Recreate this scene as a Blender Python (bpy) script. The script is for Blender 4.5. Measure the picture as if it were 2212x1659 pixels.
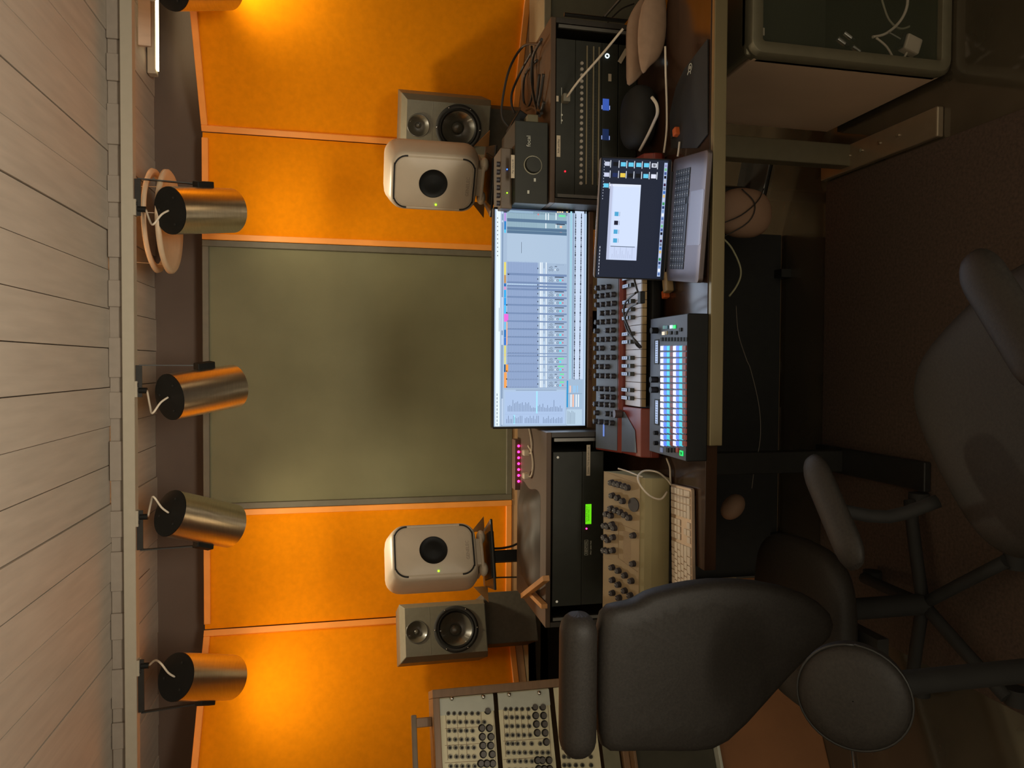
import bpy, bmesh, math, random
from mathutils import Vector, Matrix, Euler
random.seed(7)
PI = math.pi
R = math.radians
for o in list(bpy.data.objects): bpy.data.objects.remove(o)
scn = bpy.context.scene
COL = scn.collection

# ------------------------------------------------------------------ camera (phone held sideways: the room's up is the picture's left)
FPX = 1600.0; CH = 1.62; PITCH = R(12.5); YAW = R(1.5)
fw = Vector((-math.sin(YAW)*math.cos(PITCH), math.cos(YAW)*math.cos(PITCH), -math.sin(PITCH)))
rt = Vector((math.cos(YAW), math.sin(YAW), 0))
up = rt.cross(fw)
cam = bpy.data.cameras.new('camera'); camo = bpy.data.objects.new('camera', cam); COL.objects.link(camo)
cam.sensor_fit = 'HORIZONTAL'; cam.sensor_width = 36.0; cam.lens = FPX/2212*36.0
cam.clip_start = 0.02
m3 = Matrix((-up, rt, -fw)).transposed()
camo.matrix_world = Matrix.Translation((0, 0, CH)) @ m3.to_4x4()
scn.camera = camo
vs = scn.view_settings
vs.view_transform = 'Standard'; vs.look = 'None'; vs.gamma = 1; vs.exposure = 0.0; vs.use_curve_mapping = False

# ------------------------------------------------------------------ world: faint warm light of the rest of the studio behind the camera
w = bpy.data.worlds.new('world'); scn.world = w; w.use_nodes = True
bg = w.node_tree.nodes['Background']
bg.inputs[0].default_value = (1.0, 0.88, 0.66, 1); bg.inputs[1].default_value = 0.58

def lamp(name, kind, loc, energy, color, target=None, **kw):
    l = bpy.data.lights.new(name, kind); l.energy = energy; l.color = color
    for k, v in kw.items(): setattr(l, k, v)
    o = bpy.data.objects.new(name, l); COL.objects.link(o); o.location = loc
    if target is not None:
        o.rotation_euler = (Vector(target)-Vector(loc)).to_track_quat('-Z', 'Y').to_euler()
    return o
# added unseen fill light low behind the camera, aimed up to brighten the ceiling
lamp('ceiling_fill', 'AREA', (0.2, -1.0, .45), 30, (1.0, 0.90, 0.74), (0.1, 1.5, 2.9), shape='RECTANGLE', size=1.2, size_y=.5, spread=R(80))

# ------------------------------------------------------------------ picture point -> place helpers
def ray(x, y):
    return fw + rt*(-(y-829.5)/FPX) + up*(-(x-1106)/FPX)
def onY(x, y, Y):
    d = ray(x, y); t = Y/d.y; return Vector((d.x*t, Y, CH+d.z*t))
def onZ(x, y, Z):
    d = ray(x, y); t = (Z-CH)/d.z; return Vector((d.x*t, d.y*t, Z))

# ------------------------------------------------------------------ materials
def srgb(r, g, b):
    f = lambda c: (c/255/12.92) if c/255 <= .04045 else ((c/255+.055)/1.055)**2.4
    return (f(r), f(g), f(b), 1)
MATS = {}
def mat(name, col, rough=.5, metal=0, emit=None, es=1.0, var=.08, scale=30, bump=0, coat=0, alpha=1, trans=0, spec=.5, stretch=None, aniso=0):
    if name in MATS: return MATS[name]
    m = bpy.data.materials.new(name); m.use_nodes = True
    nt = m.node_tree; b = nt.nodes['Principled BSDF']
    b.inputs['Roughness'].default_value = rough; b.inputs['Metallic'].default_value = metal
    b.inputs['Specular IOR Level'].default_value = spec
    if coat: b.inputs['Coat Weight'].default_value = coat
    if trans: b.inputs['Transmission Weight'].default_value = trans
    b.inputs['Alpha'].default_value = alpha
    b.inputs['Base Color'].default_value = col
    if emit is not None:
        b.inputs['Emission Color'].default_value = emit; b.inputs['Emission Strength'].default_value = es
    elif var or bump:
        tc = nt.nodes.new('ShaderNodeTexCoord'); n = nt.nodes.new('ShaderNodeTexNoise')
        mp = nt.nodes.new('ShaderNodeMapping'); nt.links.new(tc.outputs['Object'], mp.inputs[0]); nt.links.new(mp.outputs[0], n.inputs['Vector'])
        if stretch: mp.inputs['Scale'].default_value = stretch
        n.inputs['Scale'].default_value = scale; n.inputs['Detail'].default_value = 4
        if var:
            r = nt.nodes.new('ShaderNodeValToRGB')
            r.color_ramp.elements[0].position = .3; r.color_ramp.elements[1].position = .7
            r.color_ramp.elements[0].color = tuple(c*(1-var) for c in col[:3])+(1,)
            r.color_ramp.elements[1].color = tuple(min(1, c*(1+var)) for c in col[:3])+(1,)
            nt.links.new(n.outputs['Fac'], r.inputs[0]); nt.links.new(r.outputs[0], b.inputs['Base Color'])
        if bump:
            n2 = nt.nodes.new('ShaderNodeTexNoise'); n2.inputs['Scale'].default_value = 600; nt.links.new(mp.outputs[0], n2.inputs['Vector'])
            bp = nt.nodes.new('ShaderNodeBump'); bp.inputs['Strength'].default_value = bump; bp.inputs['Distance'].default_value = .001
            nt.links.new(n2.outputs['Fac'], bp.inputs['Height']); nt.links.new(bp.outputs[0], b.inputs['Normal'])
    MATS[name] = m; return m
def em(name, r, g, b, s=1.0):
    return mat(name, (0.01, 0.01, 0.01, 1), .4, emit=srgb(r, g, b), es=s, var=0)

ceil_wood = mat('ceiling_wood', (.50, .43, .35, 1), .6, var=.08, scale=6, stretch=(6, .6, 1))
batten_m = mat('batten_paint', (.42, .37, .28, 1), .5, var=.03)
darkwall = mat('dark_wall', (.095, .07, .055, 1), .8, var=.12, scale=3)
orange_f = mat('orange_fabric', (.86, .285, .002, 1), .9, var=.05, scale=40, bump=.4, spec=.1)
olive_f = mat('olive_fabric', (.195, .19, .115, 1), .9, var=.10, scale=3, bump=.4, spec=.1)
frame_w = mat('frame_wood', (.95, .36, .06, 1), .45, var=.05, scale=12)
frame_o = mat('frame_olive', (.14, .13, .095, 1), .6, var=.06)
salmon = mat('plywood_trim', (.52, .32, .17, 1), .5, var=.08, scale=10)
floor_m = mat('floor_lacquer', (.07, .055, .035, 1), .08, var=.2, scale=4)
floor_m.node_tree.nodes['Principled BSDF'].inputs['IOR'].default_value = 2.0
rug_m = mat('rug_fibre', (.085, .055, .038, 1), .95, var=.25, scale=120, bump=.8)
desk_m = mat('desk_wood', (.045, .022, .012, 1), .16, var=.15, scale=8, stretch=(.4, 6, 1))
edge_m = mat('desk_edge_metal', (.23, .18, .09, 1), .38, metal=.5, var=.12, scale=3, stretch=(1, 1, 1))
black_p = mat('black_plastic', (.010, .010, .009, 1), .5, spec=.2, var=.1)
black_m = mat('black_metal', (.030, .029, .026, 1), .38, metal=.3, var=.1)
black_r = mat('black_rubber', (.02, .019, .017, 1), .8, var=.1)
rack_f = mat('rack_face', (.028, .029, .021, 1), .55, spec=.35, var=.1)
dkgrey = mat('speaker_grey', (.145, .135, .095, 1), .5, var=.06, scale=60)
dkgrey2 = mat('block_grey', (.085, .075, .055, 1), .75, var=.1, scale=60)
spk_white = mat('speaker_white', (.60, .50, .37, 1), .42, var=.02)
steel = mat('brushed_steel', (.74, .68, .56, 1), .28, metal=1, var=.06, scale=20, stretch=(1, 1, 14))
alu = mat('satin_aluminium', (.62, .58, .52, 1), .35, metal=.8, var=.05)
chrome = mat('chrome', (.8, .78, .72, 1), .12, metal=1, var=0)
white_c = mat('white_cable', (.72, .62, .48, 1), .5, var=.04)
black_c = mat('black_cable', (.03, .025, .02, 1), .5, var=0)
cream = mat('cream_panel', (.36, .26, .14, 1), .5, var=.05, scale=15)
cream2 = mat('cream_body', (.33, .28, .14, 1), .5, var=.04, scale=15)
navy = mat('navy_knob', (.035, .03, .035, 1), .5, var=0)
red_b = mat('red_body', (.22, .03, .016, 1), .35, var=.06)
nord_p = mat('synth_panel', (.13, .15, .17, 1), .45, var=.05)
wkey = mat('white_key', (.60, .56, .56, 1), .3, var=.03)
bkey = mat('black_key', (.015, .014, .013, 1), .25, var=0)
keyfront = mat('key_front', (.40, .27, .12, 1), .5, var=.05)
space = mat('laptop_body', (.15, .12, .115, 1), .35, metal=.6, var=.03)
keycap_d = mat('dark_keycap', (.03, .03, .032, 1), .5, var=0)
keycap_w = mat('white_keycap', (.66, .55, .42, 1), .45, var=.03)
kb_alu = mat('keyboard_alu', (.50, .36, .25, 1), .4, metal=.4, var=.03)
leather = mat('black_leather', (.026, .022, .018, 1), .55, spec=.3, var=.2, scale=200, bump=.3)
tape = mat('paper_label', (.60, .50, .36, 1), .7, var=.05)
ink = mat('ink', (.02, .02, .02, 1), .6, var=0)
ink_l = mat('pale_print', (.60, .60, .50, 1), .6, var=0)
walnut = mat('case_wood', (.26, .15, .075, 1), .45, var=.15, scale=10, stretch=(.5, 5, 5))
modpan = mat('module_panel', (.85, .78, .52, 1), .5, var=.06, scale=6)
modline = mat('module_line', (.30, .20, .12, 1), .6, var=0)
lip = mat('case_lip_white', (.60, .62, .52, 1), .5, var=.03)
brown_t = mat('brown_top', (.09, .052, .028, 1), .6, var=.1, scale=10)
tanw = mat('tan_wood', (.55, .26, .08, 1), .45, var=.1, scale=10)
beige_cab = mat('cabinet_side_beige', (.80, .56, .37, 1), .45, var=.08, scale=3)
cab_frame = mat('cabinet_frame', (.20, .175, .11, 1), .35, metal=.4, var=.06)
cab_in = mat('cabinet_inside', (.02, .02, .010, 1), .5, var=.1)
paper = mat('pale_fabric', (.40, .26, .17, 1), .85, var=.06, scale=50)
bag_m = mat('thin_bag', (.36, .21, .13, 1), .7, var=.1, scale=8)
glass = mat('smoked_glass', (.15, .16, .10, 1), .05, var=0, alpha=.15)
orange_b = mat('orange_plastic', (.70, .14, .03, 1), .5, var=.05)
cone_m = mat('woofer_cone', (.07, .066, .050, 1), .25, var=.05, coat=.5)
brown_side = mat('sideboard_wood', (.32, .14, .055, 1), .5, var=.15, scale=5)
green_led = em('green_led', 150, 255, 30, 3); blue_led = em('blue_led', 60, 120, 255, 3)
red_led = em('red_led', 255, 20, 40, 3); pink_led = em('pink_led', 255, 40, 130, 6)
white_led = em('white_led', 225, 250, 255, 1.5)

# ------------------------------------------------------------------ mesh builder
class MB:
    def __init__(s): s.bm = bmesh.new(); s.mats = []
    def mi(s, m):
        if m not in s.mats: s.mats.append(m)
        return s.mats.index(m)
    def face(s, vs_, m, smooth=False):
        try: f = s.bm.faces.new(vs_)
        except ValueError: return
        f.material_index = s.mi(m); f.smooth = smooth
    def quad(s, pts, m):
        s.face([s.bm.verts.new(p) for p in pts], m)
    def box(s, c, d, m, rot=None, M=None):
        hx, hy, hz = d[0]/2, d[1]/2, d[2]/2
        co = [Vector((x, y, z)) for z in (-hz, hz) for y in (-hy, hy) for x in (-hx, hx)]
        if rot is not None: Rm = Euler(rot).to_matrix(); co = [Rm @ p for p in co]
        co = [p+Vector(c) for p in co]
        if M is not None: co = [M @ p for p in co]
        v = [s.bm.verts.new(p) for p in co]
        for f in ((0, 2, 3, 1), (4, 5, 7, 6), (0, 1, 5, 4), (2, 6, 7, 3), (0, 4, 6, 2), (1, 3, 7, 5)):
            s.face([v[i] for i in f], m)
        return s
    def rings(s, rings, m, cap0=True, cap1=True, smooth=True, closed=True):
        R_ = [[s.bm.verts.new(p) for p in r] for r in rings]
        n = len(R_[0])
        for a, b in zip(R_, R_[1:]):
            for i in range(n if closed else n-1):
                s.face([a[i], a[(i+1) % n], b[(i+1) % n], b[i]], m, smooth)
        if cap0: s.face(list(reversed(R_[0])), m)
        if cap1: s.face(R_[-1], m)
        return s
    def cyl(s, p0, p1, r0, m, r1=None, seg=20, caps=True, capm=None):
        p0 = Vector(p0); p1 = Vector(p1); r1 = r0 if r1 is None else r1
        q = (p1-p0).to_track_quat('Z', 'Y')
        rg = [[p+q @ Vector((r*math.cos(2*PI*i/seg), r*math.sin(2*PI*i/seg), 0)) for i in range(seg)] for p, r in ((p0, r0), (p1, r1))]
        s.rings(rg, m, False, False)
        if caps:
            for k, r_ in ((0, list(reversed(rg[0]))), (1, rg[1])):
                s.face([s.bm.verts.new(p) for p in r_], capm or m)
        return s
    def lathe(s, prof, m, o=(0, 0, 0), ax=(0, 0, 1), seg=32, caps=False):
        o = Vector(o); q = Vector(ax).to_track_quat('Z', 'Y')
        s.rings([[o+q @ Vector((max(r, 1e-5)*math.cos(2*PI*i/seg), max(r, 1e-5)*math.sin(2*PI*i/seg), h)) for i in range(seg)] for r, h in prof], m, caps, caps)
        return s
    def tube(s, pts, r, m, seg=8, smooth=True, sub=4, flat=None):
        P = [Vector(p) for p in pts]
        if sub > 1 and len(P) > 2:
            Q = []
            for i in range(len(P)-1):
                a = P[max(i-1, 0)]; b = P[i]; c = P[i+1]; d = P[min(i+2, len(P)-1)]
                for k in range(sub):
                    t = k/sub
                    Q.append(.5*((2*b)+(c-a)*t+(2*a-5*b+4*c-d)*t*t+(3*b-a-3*c+d)*t**3))
            Q.append(P[-1]); P = Q
        T = [(P[min(i+1, len(P)-1)]-P[max(i-1, 0)]).normalized() for i in range(len(P))]
        n = T[0].orthogonal().normalized(); rg = []
        for p, t in zip(P, T):
            n = (n-t*n.dot(t)); n = n.normalized() if n.length > 1e-6 else t.orthogonal().normalized()
            b = t.cross(n)
            rg.append([p+(n*math.cos(2*PI*i/seg)+b*math.sin(2*PI*i/seg))*r for i in range(seg)])
        s.rings(rg, m); return s
    def prism(s, poly, f, d, m, smooth=False):
        # poly 2-D points, f maps (a,b) -> Vector, d extrusion Vector
        a = [s.bm.verts.new(f(*p)) for p in poly]; b = [s.bm.verts.new(f(*p)+Vector(d)) for p in poly]
        n = len(poly)
        s.face(list(reversed(a)), m); s.face(b, m)
        for i in range(n): s.face([a[i], a[(i+1) % n], b[(i+1) % n], b[i]], m, smooth)
        return s
    def ell(s, c, rr, m, seg=20, rot=None, p=1.0):
        Rm = Euler(rot).to_matrix() if rot is not None else Matrix.Identity(3)
        sg = lambda v: math.copysign(abs(v)**p, v)
        rg = []
        for j in range(1, 12):
            th = -PI/2+PI*j/12
            rg.append([Vector(c)+Rm @ Vector((rr[0]*sg(math.cos(th))*sg(math.cos(2*PI*i/seg)), rr[1]*sg(math.cos(th))*sg(math.sin(2*PI*i/seg)), rr[2]*sg(math.sin(th)))) for i in range(seg)])
        s.rings(rg, m); return s
    def build(s, name, parent=None, bevel=0, seg=2, sub=0, loc=None):
        bmesh.ops.recalc_face_normals(s.bm, faces=s.bm.faces)
        me = bpy.data.meshes.new(name); s.bm.to_mesh(me); s.bm.free()
        for m in s.mats: me.materials.append(m)
        o = bpy.data.objects.new(name, me); COL.objects.link(o)
        if parent is not None: o.parent = parent
        if loc is not None: o.location = loc
        if bevel:
            b = o.modifiers.new('bevel', 'BEVEL'); b.width = bevel; b.segments = seg; b.limit_method = 'ANGLE'; b.angle_limit = R(40)
        if sub:
            b = o.modifiers.new('sub', 'SUBSURF'); b.levels = sub; b.render_levels = sub
        return o
def tag(o, label, cat, group=None, kind=None):
    o['label'] = label; o['category'] = cat
    if group: o['group'] = group
    if kind: o['kind'] = kind
    return o
def struct(o): o['kind'] = 'structure'; return o
def thing(name, label, cat, loc=(0, 0, 0), rz=0, group=None, rot=None):
    o = bpy.data.objects.new(name, None); COL.objects.link(o); o.empty_display_size = .05
    o.location = loc; o.rotation_euler = rot if rot is not None else (0, 0, rz)
    return tag(o, label, cat, group)
def dup(o, loc=None, parent=None, rot=None):
    c = o.copy(); COL.objects.link(c)
    if parent is not None: c.parent = parent
    if loc is not None: c.location = loc
    if rot is not None: c.rotation_euler = rot
    return c
def dup_tree(o, **k):
    c = dup(o, **k)
    for ch in list(o.children): dup_tree(ch, parent=c)
    return c
def text(body, size, m, parent, loc, rot=(PI/2, 0, 0), name='lettering', align='CENTER', xs=1.0, depth=.0003):
    cu = bpy.data.curves.new('t', 'FONT'); cu.body = body; cu.size = size; cu.align_x = align; cu.align_y = 'CENTER'; cu.extrude = depth; cu.resolution_u = 2
    t = bpy.data.objects.new('t', cu); COL.objects.link(t)
    bpy.context.view_layer.update()
    dg = bpy.context.evaluated_depsgraph_get()
    me = bpy.data.meshes.new_from_object(t.evaluated_get(dg)); bpy.data.objects.remove(t)
    for v in me.vertices: v.co.x *= xs
    me.materials.clear(); me.materials.append(m)
    o = bpy.data.objects.new(name, me); COL.objects.link(o); o.parent = parent; o.location = loc; o.rotation_euler = rot
    return o
def rrect(w_, h_, r, n=6):
    pts = []
    for cx, cy, a0 in ((w_/2-r, h_/2-r, 0), (-w_/2+r, h_/2-r, 90), (-w_/2+r, -h_/2+r, 180), (w_/2-r, -h_/2+r, 270)):
        for i in range(n+1):
            a = R(a0+90*i/n); pts.append((cx+r*math.cos(a), cy+r*math.sin(a)))
    return pts
def cable(name, label, pts, r, m, cat='cable', group=None, sub=5):
    return tag(MB().tube(pts, r, m, sub=sub).build(name), label, cat, group)

# ================================================================== THE ROOM
CZ = 2.495; WY = 3.75; PY = 3.6; ZT = 2.265; ZB = .820
BR = (1.049, PY); BL = (-1.228, PY)
aR = R(29.7); aL = R(32.5)
def rpt(t): return (BR[0]+t*math.cos(aR), BR[1]-t*math.sin(aR))
def lpt(t): return (BL[0]-t*math.cos(aL), BL[1]-t*math.sin(aL))
struct(MB().box((0, 1.4, -.05), (5.2, 5.2, .1), floor_m).build('floor'))
# boards run away from the camera, thin dark joints between
c_ = MB(); bw = .1475; x = -2.6; k = 0
joint = mat('board_joint', (.16, .12, .09, 1), .7, var=0)
c_.box((0, 1.4, CZ+.055), (5.2, 5.2, .06), joint)
while x < 2.6:
    dz = random.choice([0, .002, .004, .006, .003])
    c_.box((x+bw/2, 1.4, CZ+.012+dz), (bw-.003, 5.2, .024), ceil_wood)
    x += bw; k += 1
p0 = onZ(251, 1300, CZ-.002); p1 = onZ(323, 1229, CZ-.002)
c_.cyl(p0, p1, .0015, joint, seg=6)
struct(c_.build('ceiling', bevel=.003, seg=1))
struct(MB().box((0, WY+.06, 1.25), (5.2, .12, 2.5), darkwall).build('wall_back'))
struct(MB().box((2.65, 1.4, 1.25), (.1, 5.2, 2.5), darkwall).build('wall_right'))
struct(MB().box((-2.65, 1.4, 1.25), (.1, 5.2, 2.5), darkwall).build('wall_left'))
# batten across the ceiling that carries the lamps
spacer = mat('spacer_wood', (.30, .25, .20, 1), .6, var=.05)
b = MB(); b.box((0, 3.03, 2.42), (5.2, .045, .042), batten_m)
x = -2.5
for k in range(24):
    b.box((x+k*.21+(.03 if k % 3 else 0), 3.05, 2.468), (.10 if k % 2 else .15, .025, .054), spacer)
b.box((0, 3.06, 2.468), (5.2, .02, .054), spacer)
struct(b.build('trim_1', bevel=.002, seg=1))
# plywood strip under the acoustic panels
b = MB()
pl = [(lpt(1.3)), BL, BR, rpt(1.3)]
off = [(q[0], q[1]+.05) for q in pl]
for i in range(3):
    b.prism([pl[i], pl[i+1], off[i+1], off[i]], lambda a, c: Vector((a, c, .782)), (0, 0, .036), salmon)
struct(b.build('trim_2', bevel=.002, seg=1))

def panel(name, label, A, B, z0, z1, fab, frm, wood_edges=(1, 1, 1, 1), fw_=.028):
    """acoustic panel from A to B (left to right seen from the room), frame strips on chosen edges (left,right,bottom,top)"""
    A = Vector((A[0], A[1], 0)); B = Vector((B[0], B[1], 0)); L = (B-A).length
    ang = math.atan2(B.y-A.y, B.x-A.x)
    t = thing(name, label, 'acoustic panel', (A.x, A.y, z0), ang, 'fabric acoustic panels on the back wall')
    h = z1-z0
    MB().box((L/2, .035, h/2), (L-.004, .05, h-.004), fab).build('fabric', t)
    f = MB()
    l_, r_, bo, to = wood_edges
    if l_: f.box((fw_/2, .028, h/2), (fw_, .068, h), frm)
    if r_: f.box((L-fw_/2, .028, h/2), (fw_, .068, h), frm)
    if bo: f.box((L/2, .028, fw_/2), (L-2*fw_, .066, fw_), frm)
    if to: f.box((L/2, .028, h-fw_/2), (L-2*fw_, .066, fw_), frm)
    f.build('frame', t, bevel=.002, seg=1)
    return t
OL, OR = -.672, .560
panel('acoustic_panel', 'large olive grey fabric panel in the middle of the wall behind the monitor', (OL, PY), (OR, PY), ZB, ZT, olive_f, frame_o)
panel('acoustic_panel', 'narrow orange panel right of the olive panel, behind the right white speaker', (OR+.002, PY), BR, ZB, ZT, orange_f, frame_w, (1, 0, 1, 1))
panel('acoustic_panel', 'orange panel angled forward at the right end of the wall, behind the right grey speaker', BR, rpt(1.25), ZB, ZT, orange_f, frame_w, (1, 1, 1, 1))
panel('acoustic_panel', 'narrow orange panel left of the olive panel, behind the left white speaker', BL, (OL-.002, PY), ZB, ZT, orange_f, frame_w, (0, 1, 1, 1))
panel('acoustic_panel', 'orange panel angled forward at the left end of the wall, above the modular synthesizer', lpt(1.25), BL, ZB, ZT, orange_f, frame_w, (1, 1, 1, 1))
panel('acoustic_panel', 'low orange panel under the ledge at the right, behind the microphone stand', rpt(.30), rpt(1.25), .33, .74, orange_f, frame_w)

# ledge along the wall
t = thing('wall_ledge', 'olive painted ledge along the back wall carrying both grey speakers', 'shelf', (0, 3.47, 0))
led = mat('ledge_paint', (.30, .27, .17, 1), .5, var=.06)
pf = [(-1.95, 3.335), (1.30, 3.335), (1.42, 3.42), (1.06, 3.64), (-1.2, 3.64), (-1.95, 3.16)]
MB().prism([(a, c-3.47) for a, c in pf], lambda a, c: Vector((a, c, .735)), (0, 0, .045), led).build('top', t, bevel=.002, seg=1)
MB().box((-1.0, .02, .365), (1.6, .20, .73), black_m).build('base_cabinet', t)
for x in (.0, .62):
    MB().box((x, .02, .365), (.05, .2, .73), black_m).build('leg', t)

# ================================================================== CEILING LAMPS
def can(px0, px1, label, side, power, col, mount, spill=9):
    A = onY(px0[0], px0[1], 2.95); B = onY(px1[0], px1[1], 3.15); ax = (B-A).normalized(); L = .285; rad = .087
    B = A+ax*L
    t = thing('spotlight', label, 'spotlight', A, group='steel can spotlights under the ceiling batten')
    MB().cyl(ax*.004, ax*L, rad, steel, seg=48, caps=False).cyl(ax*.01, ax*L, rad-.003, black_m, seg=48, caps=False).build('housing', t)
    q = ax.to_track_quat('Z', 'Y')
    bk = MB(); bk.cyl(ax*0, ax*.012, rad-.001, black_p, seg=48)
    for a in (90, 210, 330):
        d = q @ Vector((math.cos(R(a)), math.sin(R(a)), 0))*.055
        bk.cyl(d-ax*.003, d+ax*.002, .004, black_m, seg=10)
    bk.build('rear_cap', t)
    MB().cyl(ax*(L-.03), ax*(L-.025), rad-.005, em('lens_'+str(side)+str(px0[1]), 255, 190, 90, 1.0), seg=32).build('lens', t)
    # bracket: flat bar from the batten out to the side and down to the pivot block
    m = onY(mount[0], mount[1], 3.02)-A; m.z = 2.398-A.z
    sx = side*(rad+.012)
    piv = Vector((sx, 0, 0))+ax*.15
    piv = Vector((ax.x*.15+sx, ax.y*.15, ax.z*.15))
    br = MB()
    z1 = m.z-.012
    def bar(a, b_, w1=.02, w2=.004):
        a = Vector(a); b_ = Vector(b_); d = b_-a
        M = Matrix.Translation((a+b_)/2) @ d.to_track_quat('Z', 'Y').to_matrix().to_4x4()
        br.box((0, 0, 0), (w2, w1, d.length), black_m, M=M)
    corner = Vector((piv.x, m.y, z1))
    bar((m.x-side*.045, m.y, z1), corner, .022, .004)
    bar(corner, piv, .018, .004)
    br.cyl((m.x, m.y, z1), (m.x, m.y, m.z), .008, black_m, seg=12)
    br.cyl((m.x-side*.02, m.y, z1), (m.x-side*.02, m.y, z1-.028), .011, black_p, seg=14)
    br.build('bracket', t)
    Mx = Matrix.Translation(piv) @ q.to_matrix().to_4x4()
    MB().box((0, 0, 0), (.026, .032, .075), black_p, M=Mx).build('pivot_block', t, bevel=.003)
    MB().box((m.x-side*.015, m.y+.005, m.z+.002), (.06, .03, .02), batten_m).build('mount_plate', t)
    e = q @ Vector((0, 0, 0))-ax*.004
    plug = Vector((m.x-side*.02, m.y, z1-.028))
    MB().tube([e, e-ax*.03+Vector((-side*.015, 0, .0)), e-ax*.05+Vector((-side*.05, 0, .01)), (e+plug)/2-ax*.03+Vector((-side*.04, 0, 0)), plug], .0038, white_c).build('flex', t)
    l = lamp('spot_light', 'SPOT', A+ax*(L+.004), power, col, A+ax*(L+.004)+Vector((ax.x*.7, ax.y*.6, -.8)), spot_size=R(160), spot_blend=1.0, shadow_soft_size=.07)
    l2 = lamp('spot_spill', 'SPOT', A+ax*(L+.012), spill, (1, .86, .60), A+ax*(L+.012)+Vector((0, -.25, -1)), spot_size=R(125), spot_blend=1.0, shadow_soft_size=.06)
    return t
WARM = (1.0, .80, .50)
can((366, 455), (495, 455), 'steel can spotlight above the right white speaker, next to the round ceiling fitting', 1, 7, WARM, (300, 440), 36)
can((365, 858), (505, 834), 'steel can spotlight over the middle of the olive panel, tilted to the right', 1, 1.0, WARM, (305, 832), 1)
can((366, 1108), (505, 1137), 'steel can spotlight over the left edge of the olive panel, tilted to the left', -1, 8.5, WARM, (305, 1128), 40)
can((379, 1462), (492, 1463), 'steel can spotlight at the left end of the batten, above the left angled panel', -1, 8, WARM, (303, 1450), 5)
can((368, -32), (485, -30), 'steel can spotlight cut off by the frame at the far right end of the batten', 1, 6, WARM, (300, -30), 5)

# round two-tier fitting behind the right spotlight
C0 = onY(338, 478, 3.26); C1 = onY(366, 480, 3.20)
t = thing('ceiling_ring', 'round white two tier hoop fitting hanging behind the right spotlight', 'ceiling fitting', C0)
hoop = mat('hoop_white', (.62, .46, .30, 1), .4, var=.04)
MB().lathe([(.192, -.008), (.205, -.006), (.208, .004), (.196, .010), (.176, .008), (.174, -.004), (.192, -.008)], hoop, seg=56).build('upper_ring', t)
d = C1-C0
MB().lathe([(1e-4, -.002), (.17, -.004), (.196, -.012), (.204, -.006), (.204, .006), (.192, .010), (.17, .002), (1e-4, .003)], hoop, (d.x, d.y, d.z), seg=56).build('lower_dish', t)
st = MB()
for a in (30, 150, 270): st.cyl((.18*math.cos(R(a)), .18*math.sin(R(a)), CZ-C0.z), (.185*math.cos(R(a))+d.x, .185*math.sin(R(a))+d.y, d.z), .0012, white_c, seg=6)
st.build('suspension', t)

# LED batten at the upper right that glows on the ceiling boards
A = onY(327, 90, 3.55); 
t = thing('led_batten', 'bright warm white light strip at the ceiling in the upper right corner', 'light', (A.x+.30, 3.62, 2.462))
MB().box((0, 0, .01), (.84, .05, .035), batten_m).build('housing', t, bevel=.003)
MB().box((0, -.01, -.012), (.80, .03, .006), em('led_tube', 255, 240, 190, 6)).build('diffuser', t)
lamp('led_light', 'AREA', (A.x+.30, 3.60, 2.44), 1.2, (1, .9, .6), (A.x+.3, 3.3, 0), shape='RECTANGLE', size=.7, size_y=.03)
tp = MB().box((0, 3.076, 2.45), (4.9, .006, .012), em('fill_strip', 255, 190, 130, 10)).build('fill_strip')  # added glow hidden behind the batten, brightens the boards near the wall
tag(tp, 'thin glowing fill strip added along the rear side of the ceiling batten', 'light')
q = onY(318, 60, 3.40)
tag(MB().box((q.x+.10, 3.42, 2.455), (.34, .02, .05), ceil_wood).build('wooden_block', bevel=.003), 'short pale wooden block fixed to the ceiling beside the light strip', 'block')

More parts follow.
